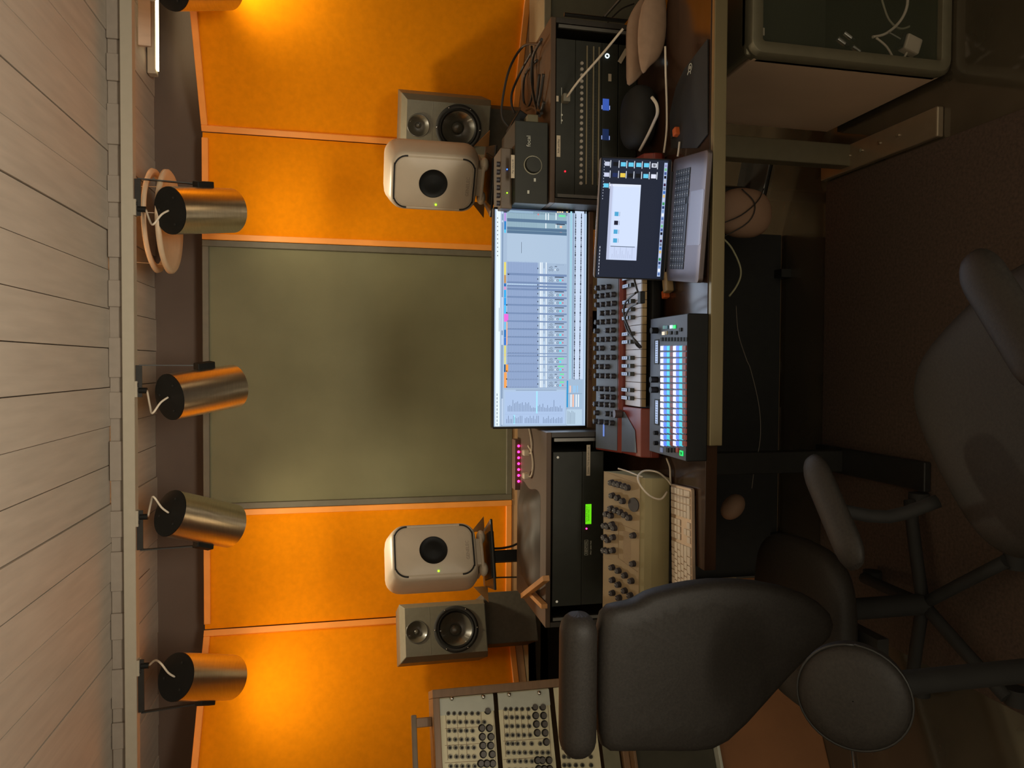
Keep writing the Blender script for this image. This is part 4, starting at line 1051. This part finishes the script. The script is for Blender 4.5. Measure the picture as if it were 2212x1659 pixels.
# mat with a round emblem
t = thing('mouse_mat', 'black mat with a small round emblem at the right end of the desk', 'mat', (.75, 1.85, DZ))
poly = [(1531, 84), (1531, 290), (1508, 320), (1452, 320), (1448, 250), (1462, 190), (1480, 150)]
MB().prism(poly, lambda a, c: onZ(a, c, DZ+.001)-Vector((.75, 1.85, DZ)), (0, 0, .004), black_r).build('pad', t, bevel=.001)
q = onZ(1491, 146, DZ+.006)-Vector((.75, 1.85, DZ))
tl = MB(); tl.lathe([(.0085, 0), (.0085, .0006), (.011, .0006), (.011, 0)], ink_l, q, seg=28); tl.cyl(q, q+Vector((0, 0, .0006)), .0045, ink_l, seg=20)
tl.box(q+Vector((-.010, .012, .0003)), (.004, .010, .0006), ink_l, rot=(0, 0, R(40))); tl.box(q+Vector((-.014, -.002, .0003)), (.006, .003, .0006), ink_l)
tl.build('emblem', t)
tag(MB().ell((.735, 2.085, DZ+.045), (.09, .07, .044), black_r, p=.7).build('black_case'), 'black soft case between the pale cushions and the laptop', 'case')
cable('white_cable', 'thick white cable curving behind the laptop on the right', [onZ(1408, 210, .81), onZ(1418, 225, .80), onZ(1420, 245, .79), onZ(1412, 265, .78), onZ(1398, 295, .78), onZ(1382, 325, .78)], .0045, white_c)
cable('white_cable', 'long thin white cable running straight along the right end of the desk', [onZ(1437, 100, .80), onZ(1438, 160, .79), onZ(1440, 220, .77), onZ(1440, 280, .76), onZ(1434, 330, .76)], .0028, white_c)
cable('white_cable', 'short white cable beside the orange connector right of the laptop', [onZ(1468, 306, .745), onZ(1466, 325, .745), onZ(1464, 338, .745)], .0028, white_c)
# microphone stand at the far right, in front of the low orange panel
t = thing('microphone_stand', 'thin dark microphone stand at the far right behind the rack cabinet', 'microphone stand', (onY(1270, 37, 2.80).x, 2.80, 0))
MB().cyl((0, 0, .02), (0, 0, .80), .008, black_m, seg=12).build('pole', t)
MB().cyl(onY(1305, 37, 2.80)-t.location, onY(1345, -8, 2.66)-t.location, .006, black_m, seg=10).build('boom', t)
MB().cyl((0, 0, 0), (0, 0, .02), .12, black_m, seg=32).build('base', t)
cable('black_cable', 'thin black cable curving beside the microphone stand', [onY(1308, 55, 2.9), onY(1325, 35, 2.9), onY(1345, 18, 2.9), onY(1370, 8, 2.9)], .003, black_c)
t = thing('equipment_box', 'olive grey box standing at the right end of the ledge', 'box', (1.33, 3.10, 0))
MB().box((.16, 0, .40), (.26, .22, .80), mat('box_olive', (.14, .13, .085, 1), .6, var=.06)).build('body', t, bevel=.004)
MB().box((.17, 0, .82), (.30, .26, .03), mat('box_lid', (.30, .25, .16, 1), .5, var=.06)).build('lid', t, bevel=.003)

# ================================================================== MODULAR SYNTHESIZER
TRc = onY(934, 1490, 2.40)
mrot = R(26)     # its right edge is the far one
t = thing('modular_synthesizer', 'tall wooden case of cream modular synthesizer panels at the left', 'modular synthesizer', (TRc.x, TRc.y, .705), mrot)
Hm = TRc.z-.705; Wm = .62
MB().box((-.013, .07, Hm/2), (.026, .14, Hm), walnut).build('side_board', t, bevel=.002)
MB().box((-Wm+.013, .07, Hm/2), (.026, .14, Hm), walnut).build('side_board', t, bevel=.002)
MB().box((-Wm/2, .07, Hm-.011), (Wm-.052, .14, .022), walnut).build('top_board', t, bevel=.002)
MB().box((-Wm/2, .07, .011), (Wm-.052, .14, .022), walnut).build('bottom_board', t, bevel=.002)
MB().box((-Wm/2, .134, Hm/2), (Wm-.05, .010, Hm-.044), walnut).build('back_board', t)
Mt = Matrix.Translation(t.location) @ Matrix.Rotation(mrot, 4, 'Z')
Mi = Mt.inverted()
nrm = Mt.to_3x3() @ Vector((0, 1, 0)); org = Mt @ Vector((0, .012, 0))
def mp(x, y):   # picture point -> on the synth's face, local
    d = ray(x, y); o_ = Vector((0, 0, CH)); tt = (org-o_).dot(nrm)/d.dot(nrm); q_ = Mi @ (o_+d*tt); return q_.x, q_.z
rows = [(951, 1069), (1079, 1192), (1203, 1287)]
zr = [mp(a, 1560)[1] for r_ in rows for a in r_]
zr += [zr[-1]-.012, .026]
jb = [(zr[0], zr[1]), (zr[2], zr[3]), (zr[4], zr[5]), (zr[6]-.0, max(.03, zr[7]))]
for k, (za, zb) in enumerate(jb):
    MB().box((-Wm/2, .014, (za+zb)/2), (Wm-.054, .004, za-zb), modpan if k < 3 else mat('module_dark', (.20, .19, .12, 1), .5, var=.1)).build('module_row', t, bevel=.001)
MB().box((-.055, .010, (zr[0]+zr[1])/2), (.05, .006, zr[0]-zr[1]), lip).build('end_strip', t)
MB().box((-.055, .010, (zr[2]+zr[3])/2), (.05, .006, zr[2]-zr[3]), lip).build('end_strip', t)
jm = MB().cyl((0, 0, 0), (0, -.006, 0), .0068, mat('jack_nut', (.10, .09, .06, 1), .35, metal=.3, var=0), seg=14).cyl((0, -.006, 0), (0, -.0065, 0), .004, black_r, seg=10).build('jack', t, loc=(0, 0, -5))
km = MB().cyl((0, 0, 0), (0, -.012, 0), .0088, mat('modular_knob', (.09, .075, .06, 1), .4, var=0), r1=.0085, seg=16).cyl((0, -.0005, 0), (0, -.001, 0), .012, black_r, seg=16).build('knob', t, loc=(0, 0, -5))
first = {'jack': True, 'knob': True}
def put(kind, x, y):
    a, b_ = mp(x, y)
    if a < -Wm+.03: return
    o = jm if kind == 'jack' else km
    l_ = (a, .0115, b_)
    if first[kind]: o.location = l_; first[kind] = False
    else: dup(o, l_, t)
# first row: px from the zoomed photo (origin 880,1440; scale 4.254)
Z7 = lambda a, b: (880+a/4.254, 1440+b/4.254)
for y, xs in ((430, [375, 428, 482, 535, 592, 648]), (510, [380, 430, 485, 540, 596, 650, 705]), (590, [383, 435, 490, 542, 598]), (670, [386, 440, 495, 550, 604]), (745, [390, 443, 500, 555, 610]), (828, [395, 450, 505, 560, 614]), (915, [398, 452, 505, 560, 618]),
              (995, [400, 456, 510, 564, 620]), (1075, [404, 460, 514, 568, 624]), (1150, [408, 463, 518, 572, 628])):
    for x in xs: put('jack', *Z7(x, y))
for y, xs in ((405, [737]), (565, [683, 752]), (645, [688, 766]), (725, [692, 764]), (805, [696, 778]), (890, [674, 728, 782]), (970, [680, 735, 790]), (1060, [684, 740, 794])):
    for x in xs: put('knob', *Z7(x, y))
for y, xs in ((390, [900, 948, 1000, 1052, 1108]), (468, [905, 958, 1006, 1058, 1112]), (548, [910, 960, 1012, 1064, 1118]), (630, [915, 966, 1018, 1070, 1125]), (708, [920, 965, 1010, 1068, 1140, 1218]), (790, [925, 978, 1028, 1080, 1135, 1187, 1240, 1290]), (870, [930, 985, 1036, 1088, 1142]), (950, [935, 990, 1042, 1094, 1148]), (1030, [940, 994, 1046, 1100, 1154])):
    for x in xs: put('jack', *Z7(x, y))
for y, xs in ((370, [1170, 1242]), (450, [1178, 1250]), (528, [1184, 1258]), (608, [1192, 1264]), (692, [1275]), (860, [1195, 1238, 1300]), (940, [1205, 1255, 1305]), (1020, [1210, 1262, 1312])):
    for x in xs: put('knob', *Z7(x, y))
for y in range(360, 1100, 78):
    for x in (1395+y*.05, 1440+y*.05, 1500+y*.05, 1560+y*.05, 1640+y*.05): put('jack', *Z7(x, y))
ln = MB()
def hline(x0, y0, x1, y1):
    a = mp(*Z7(x0, y0)); b_ = mp(*Z7(x1, y1))
    A_ = Vector((a[0], .0116, a[1])); B_ = Vector((b_[0], .0116, b_[1])); d = B_-A_
    if min(a[0], b_[0]) < -Wm+.02: return
    ln.box((0, 0, 0), (.0012, .0012, d.length), modline, M=Matrix.Translation((A_+B_)/2) @ d.to_track_quat('Z', 'Y').to_matrix().to_4x4())
for y in (380, 545, 700, 860, 1010): hline(345, y+25, 790, y)
for x in (455, 530, 675): hline(x, 400, x+20, 850)
for y in (335, 660, 830, 1000): hline(880, y+25, 1290, y)
for x in (925, 985, 1040, 1100): hline(x, 370, x+18, 660)
hline(350, 400, 372, 860); hline(790, 380, 812, 860); hline(878, 360, 905, 830); hline(1290, 340, 1320, 830)
ln.build('printed_lines', t)
for a, b_ in ((405, 295), (693, 280), (930, 260), (1205, 245)):
    q = mp(*Z7(a, b_)); MB().ell((q[0], .002, q[1]), (.0075, .008, .0075), chrome, seg=14).build('rack_screw', t)
MB().box((-Wm/2-.02, .006, max(.006, mp(1370, 1620)[1])), (Wm-.20, .010, .008), lip).build('bottom_strip', t)
# carrying handle
hd = MB()
a = mp(918, 1560)
hd.box((a[0], .07, Hm+.026), (.030, .03, .052), walnut); hd.box((a[0]-.24, .07, Hm+.026), (.030, .03, .052), walnut)
hd.box((a[0]-.12, .07, Hm+.058), (.29, .032, .016), mat('handle_leather', (.20, .15, .10, 1), .6, var=.1))
hd.build('handle', t, bevel=.003)
# low wooden sideboard under it
t = thing('sideboard', 'brown wooden sideboard under the modular synthesizer at the left', 'sideboard', (TRc.x, TRc.y, 0), mrot)
MB().box((-.26, .14, .20), (1.10, .34, .40), brown_side).build('body', t, bevel=.004)
MB().box((-.36, .14, .5545), (.86, .32, .283), mat('compartment_dark', (.06, .055, .035, 1), .6, var=.1)).build('upper_compartment', t, bevel=.003)
MB().box((-.26, .13, .406), (1.12, .36, .010), lip).build('shelf_edge', t, bevel=.002)
MB().box((-.36, .13, .699), (.90, .34, .010), walnut).build('top', t, bevel=.002)

# ================================================================== UNDER THE DESK
t = thing('glass_cabinet', 'beige sided cabinet with dark glass front under the right end of the desk', 'cabinet', (.80, 1.75, 0))
cw, cd, chh = .72, .52, .615
MB().box((.012, cd/2, chh/2), (.024, cd-.03, chh-.05), beige_cab).build('side_panel', t, bevel=.004)
MB().box((cw-.012, cd/2, chh/2), (.024, cd-.03, chh-.05), beige_cab).build('side_panel', t, bevel=.004)
MB().box((cw/2, cd-.012, chh/2), (cw-.05, .02, chh-.06), cab_in).build('back_panel', t)
MB().box((cw/2, cd/2, chh-.012), (cw-.01, cd-.02, .024), cab_frame).build('top_panel', t, bevel=.008)
MB().box((cw/2, cd/2, .030), (cw-.01, cd-.02, .024), cab_in).build('bottom_panel', t)
f = MB()
outer = rrect(cw, chh, .035, 5); inner = rrect(cw-.075, chh-.075, .008, 5)
n = len(outer)
Fv = lambda p, y: Vector((p[0]+cw/2, y, p[1]+chh/2))
f.rings([[Fv(p, .03) for p in outer], [Fv(p, .004) for p in outer], [Fv((p[0]*.975, p[1]*.975), -.008) for p in outer], [Fv(p, -.008) for p in inner], [Fv(p, .012) for p in inner], [Fv(p, .03) for p in inner]], cab_frame, False, False)
f.build('front_frame', t, bevel=.001)
MB().box((cw/2, .010, chh/2), (cw-.076, .003, chh-.076), glass).build('glass_door', t)
t2 = tag(MB().box(onY(1627, 66, 1.79), (.066, .002, .020), tape, rot=(0, R(90), 0)).build('label_strip'), 'small pale label inside the glass cabinet, upper left corner', 'label')
q = onY(1972, 95, 1.80)
t2 = thing('power_adapter', 'white square power adapter lying in the bottom of the glass cabinet', 'power adapter', (q.x, 1.81, q.z))
MB().box((0, 0, 0), (.045, .03, .050), keycap_w, rot=(0, R(18), 0)).build('body', t2, bevel=.005)
MB().box((-.002+.008, 0, .034), (.042, .028, .008), black_p, rot=(0, R(18), 0)).build('collar', t2)
for s in (-1, 1): MB().cyl((s*.004+.014, s*.005, .030), (s*.004+.028, s*.005, .066), .002, alu, seg=8).build('prong', t2)
MB().tube([(-.02, .0, .01), (-.05, .01, .03), (-.012, .0, .075), (.01, .0, .11)], .003, white_c).build('lead', t2)
cable('pale_cable', 'pale cable looping down inside the glass cabinet', [onY(1885, 80, 1.83), onY(1915, 72, 1.83), onY(1945, 45, 1.83), onY(1960, 10, 1.83), onY(1958, -30, 1.83)], .004, white_c)
cable('grey_cable', 'thin grey cable looping behind the pale one in the glass cabinet', [onY(1905, 0, 1.86), onY(1920, 42, 1.86), onY(1945, 62, 1.86), onY(1975, 50, 1.86), onY(1990, 20, 1.86)], .003, mat('grey_cable', (.35, .32, .22, 1), .5, var=0))
for k, (vx, vy) in enumerate(((1824, 95), (1838, 82), (1856, 112))):
    q = onY(vx, vy, 1.80); tag(MB().cyl(q, q+Vector((.012, .0, .022)), .007, chrome, seg=12).cyl(q-Vector((.004, 0, .012)), q, .005, black_p, seg=10).build('metal_connector'), 'shiny metal cable connector hanging in the glass cabinet, '+['highest of the three', 'middle of the three', 'lowest of the three'][k], 'connector', 'metal connectors in the glass cabinet')
# pale bag hanging under the desk
q = onY(1600, 460, 2.28)
t = thing('hanging_bag', 'pale translucent bag hanging under the desk below the laptop', 'bag', q)
o = MB().ell((0, 0, -.01), (.085, .05, .10), bag_m, p=.85).build('pouch', t, sub=1)
MB().tube([(-.05, -.04, .10), (-.02, -.055, .03), (.03, -.055, -.03), (.075, -.04, -.06)], .002, black_c).build('drawstring', t)
MB().tube([(.07, -.04, .02), (.02, -.055, -.02), (-.04, -.05, .0), (-.09, -.02, .08)], .002, black_c).build('drawstring', t)
q = onY(1583, 1095, 2.35)
tag(MB().ell(q, (.05, .04, .035), bag_m, rot=(0, R(40), 0)).build('small_pouch'), 'small pale pouch hanging under the left part of the desk', 'pouch')
cable('pale_cable', 'pale cable arching under the desk below the laptop', [onY(1562, 515, 2.1), onY(1580, 535, 2.1), onY(1597, 570, 2.1), onY(1600, 595, 2.1), onY(1590, 620, 2.1), onY(1575, 640, 2.1)], .003, mat('olive_cable', (.45, .42, .25, 1), .5, var=0))
cable('grey_cable', 'hair thin cable hanging in a long loop under the middle of the desk', [onY(1590, 660, 2.15), onY(1595, 720, 2.15), onY(1612, 775, 2.15), onY(1622, 800, 2.15), onY(1640, 880, 2.15), onY(1642, 950, 2.15), onY(1630, 1010, 2.15), onY(1624, 1055, 2.15)], .0012, mat('thin_cable', (.22, .18, .14, 1), .6, var=0))
# a dark modesty screen of the desk hides the wall below
t = thing('desk_screen', 'black panel standing under the desk behind the cables', 'screen panel', (-.15, 2.55, 0))
MB().box((0, 0, .345), (1.30, .02, .67), black_r).build('panel', t, bevel=.003)
for s in (-.5, .5): MB().box((s, 0, .02), (.03, .12, .04), black_m).build('foot', t)
rg = [(-.85, -.8), (.635, -.8), (.635, 2.28), (-.85, 2.28)]
tag(MB().prism(rg, lambda a, c: Vector((a, c, .0002)), (0, 0, .008), rug_m).build('rug', bevel=.003), 'dark brown rug on the floor under the desk and chairs', 'rug')

# ================================================================== OFFICE CHAIR (left, seen from behind)
CXc, CYc = -.66, 1.50
t = thing('office_chair', 'black office chair with a head cushion, pushed in at the left of the desk', 'chair', (CXc, CYc, 0))
def pad(name, outline_px, Y, th, parent, m=leather, sub=1, inner=.86):
    base = Vector(parent.location)
    pts = [onY(a, b, Y)-base for a, b in outline_px]; c = sum(pts, Vector())/len(pts)
    rg_ = [[c+(p-c)*s_+Vector((0, dy, 0)) for p in pts] for s_, dy in ((inner, -th/2), (.97, -th*.36), (1.0, 0), (.97, th*.36), (inner, th/2))]
    return MB().rings(rg_, m).build(name, parent, sub=sub)
hp = onY(1248, 1478, 1.45)-Vector(t.location)
rgs = []
for k in range(13):
    u = k/12; xx = -.152+.304*u; s_ = min(1, (min(u, 1-u)*9+.25))**.5
    rgs.append([hp+Vector((xx, .0, 0))+Vector((0, .042*s_*math.cos(2*PI*i/16), .039*s_*(abs(math.sin(2*PI*i/16))**.7)*math.copysign(1, math.sin(2*PI*i/16)))) for i in range(16)])
MB().rings(rgs, leather).build('head_cushion', t, sub=1)
out = [(1288, 1308), (1330, 1302), (1372, 1294), (1385, 1278), (1440, 1262), (1530, 1246), (1640, 1250), (1740, 1275), (1800, 1320), (1800, 1370), (1745, 1402), (1650, 1510), (1560, 1612), (1500, 1622), (1400, 1618), (1330, 1620), (1288, 1622), (1284, 1540), (1284, 1400)]
pad('backrest', out, 1.46, .07, t)
MB().ell((0.0, .20, .47), (.22, .20, .045), leather, p=.6).build('seat', t, sub=1)
MB().cyl((.02, .20, .10), (.02, .20, .43), .028, black_r, seg=16).build('gas_column', t)
bs = MB()
for k in range(5):
    a = R(72*k+20); bs.tube([(.02, .20, .10), (.02+.14*math.cos(a), .20+.14*math.sin(a), .085), (.02+.28*math.cos(a), .20+.28*math.sin(a), .065)], .017, black_r, sub=2)
bs.build('star_base', t)
for k in range(5):
    a = R(72*k+20); cx, cy = .02+.28*math.cos(a), .20+.28*math.sin(a)
    MB().cyl((cx-.02, cy, .036), (cx+.02, cy, .036), .027, black_r, seg=16).build('caster', t)
MB().box((.0, .06, .42), (.07, .20, .03), black_m).build('back_bracket', t)
# round upholstered stool in front of it, seen at the lower left
q = onY(1852, 1510, 1.12)
t = thing('round_stool', 'black round padded seat with a thin shiny rim at the lower left', 'stool', (q.x, 1.13, 0))
rr_ = .092
tilt = Matrix.Translation((0, 0, q.z)) @ Matrix.Rotation(R(50), 4, 'X')
g = MB(); g.rings([[tilt @ Vector((r_*math.cos(2*PI*i/48), r_*math.sin(2*PI*i/48), h_)) for i in range(48)] for r_, h_ in ((.001, .022), (.06, .021), (rr_-.008, .014), (rr_, .004), (rr_, -.02), (rr_-.01, -.035), (.001, -.038))], leather, False, False)
g.build('pad', t)
g = MB(); g.tube([tilt @ Vector(((rr_+.001)*math.cos(2*PI*i/40), (rr_+.001)*math.sin(2*PI*i/40), .004)) for i in range(41)], .0024, black_m, seg=8, sub=1); g.build('piping', t)
MB().cyl((0, .03, .03), (0, .03, q.z-.02), .022, black_r, seg=14).build('column', t)
MB().lathe([(.001, .035), (.05, .034), (.17, .012), (.175, .009), (.175, .008), (.001, .008)], black_m, (0, .03, 0), seg=36).build('base', t)
A = onY(1842, 1612, 1.20)-Vector(t.location); B = onY(1852, 1700, 1.12)-Vector(t.location)
MB().cyl(A, B, .006, chrome, seg=12).cyl(A+(0.06*Vector((1, 0, 0))), A, .006, chrome, seg=12).build('chrome_bar', t)

# ================================================================== ARMCHAIR (near, only its arms reach into view)
fd = Vector((.81, .58, 0)).normalized(); sd = Vector((.58, -.81, 0)).normalized()
orgn = Vector((-.09, 1.06, 0))
t = thing('swivel_armchair', 'black swivel chair nearest the camera, its two padded arms in view', 'chair', orgn, math.atan2(fd.y, fd.x))
def arm(a, b_, wd, th):
    a = Vector(a); b_ = Vector(b_); d = b_-a; M_ = Matrix.Rotation(-math.atan2(fd.y, fd.x), 4, 'Z') @ Matrix.Translation(-orgn)
    P_ = [M_ @ (a+d*k/8) for k in range(9)]
    dr = (P_[-1]-P_[0]).normalized(); sw = dr.cross(Vector((0, 0, 1))).normalized(); rg_ = []
    for k, p_ in enumerate(P_):
        u = k/8; s_ = min(1, (.25+min(u, 1-u)*6))**.5
        rg_.append([p_+sw*wd/2*s_*math.cos(2*PI*i/16)+Vector((0, 0, th/2*s_*math.sin(2*PI*i/16))) for i in range(16)])
    ob = MB().rings(rg_, leather).build('armrest', t, sub=1)
    mid = P_[4]
    MB().tube([mid-Vector((0, 0, th*.3)), mid-Vector((.02, 0, .12)), Vector((mid.x-.01, mid.y*.85, .46))], .014, black_r, sub=3).build('arm_support', t)
za = .68
arm(onZ(1842, 1232, za)-Vector((0, 0, .012)), onZ(1737, 985, za)-Vector((0, 0, .012)), .078, .04)
arm(onZ(2260, 840, za)-Vector((0, 0, .012)), onZ(2078, 548, za)-Vector((0, 0, .012)), .080, .04)
MB().ell((.02, 0, .44), (.24, .24, .05), leather, p=.6).build('seat', t, sub=1)
MB().cyl((0, 0, .09), (0, 0, .41), .028, black_r, seg=16).build('gas_column', t)
bs = MB()
for k in range(5):
    a = R(72*k+50); bs.tube([(0, 0, .10), (.14*math.cos(a), .14*math.sin(a), .085), (.26*math.cos(a), .26*math.sin(a), .065)], .017, black_r, sub=2)
bs.build('star_base', t)
for k in range(5):
    a = R(72*k+50); MB().cyl((.26*math.cos(a)-.02, .26*math.sin(a), .036), (.26*math.cos(a)+.02, .26*math.sin(a), .036), .027, black_r, seg=16).build('caster', t)
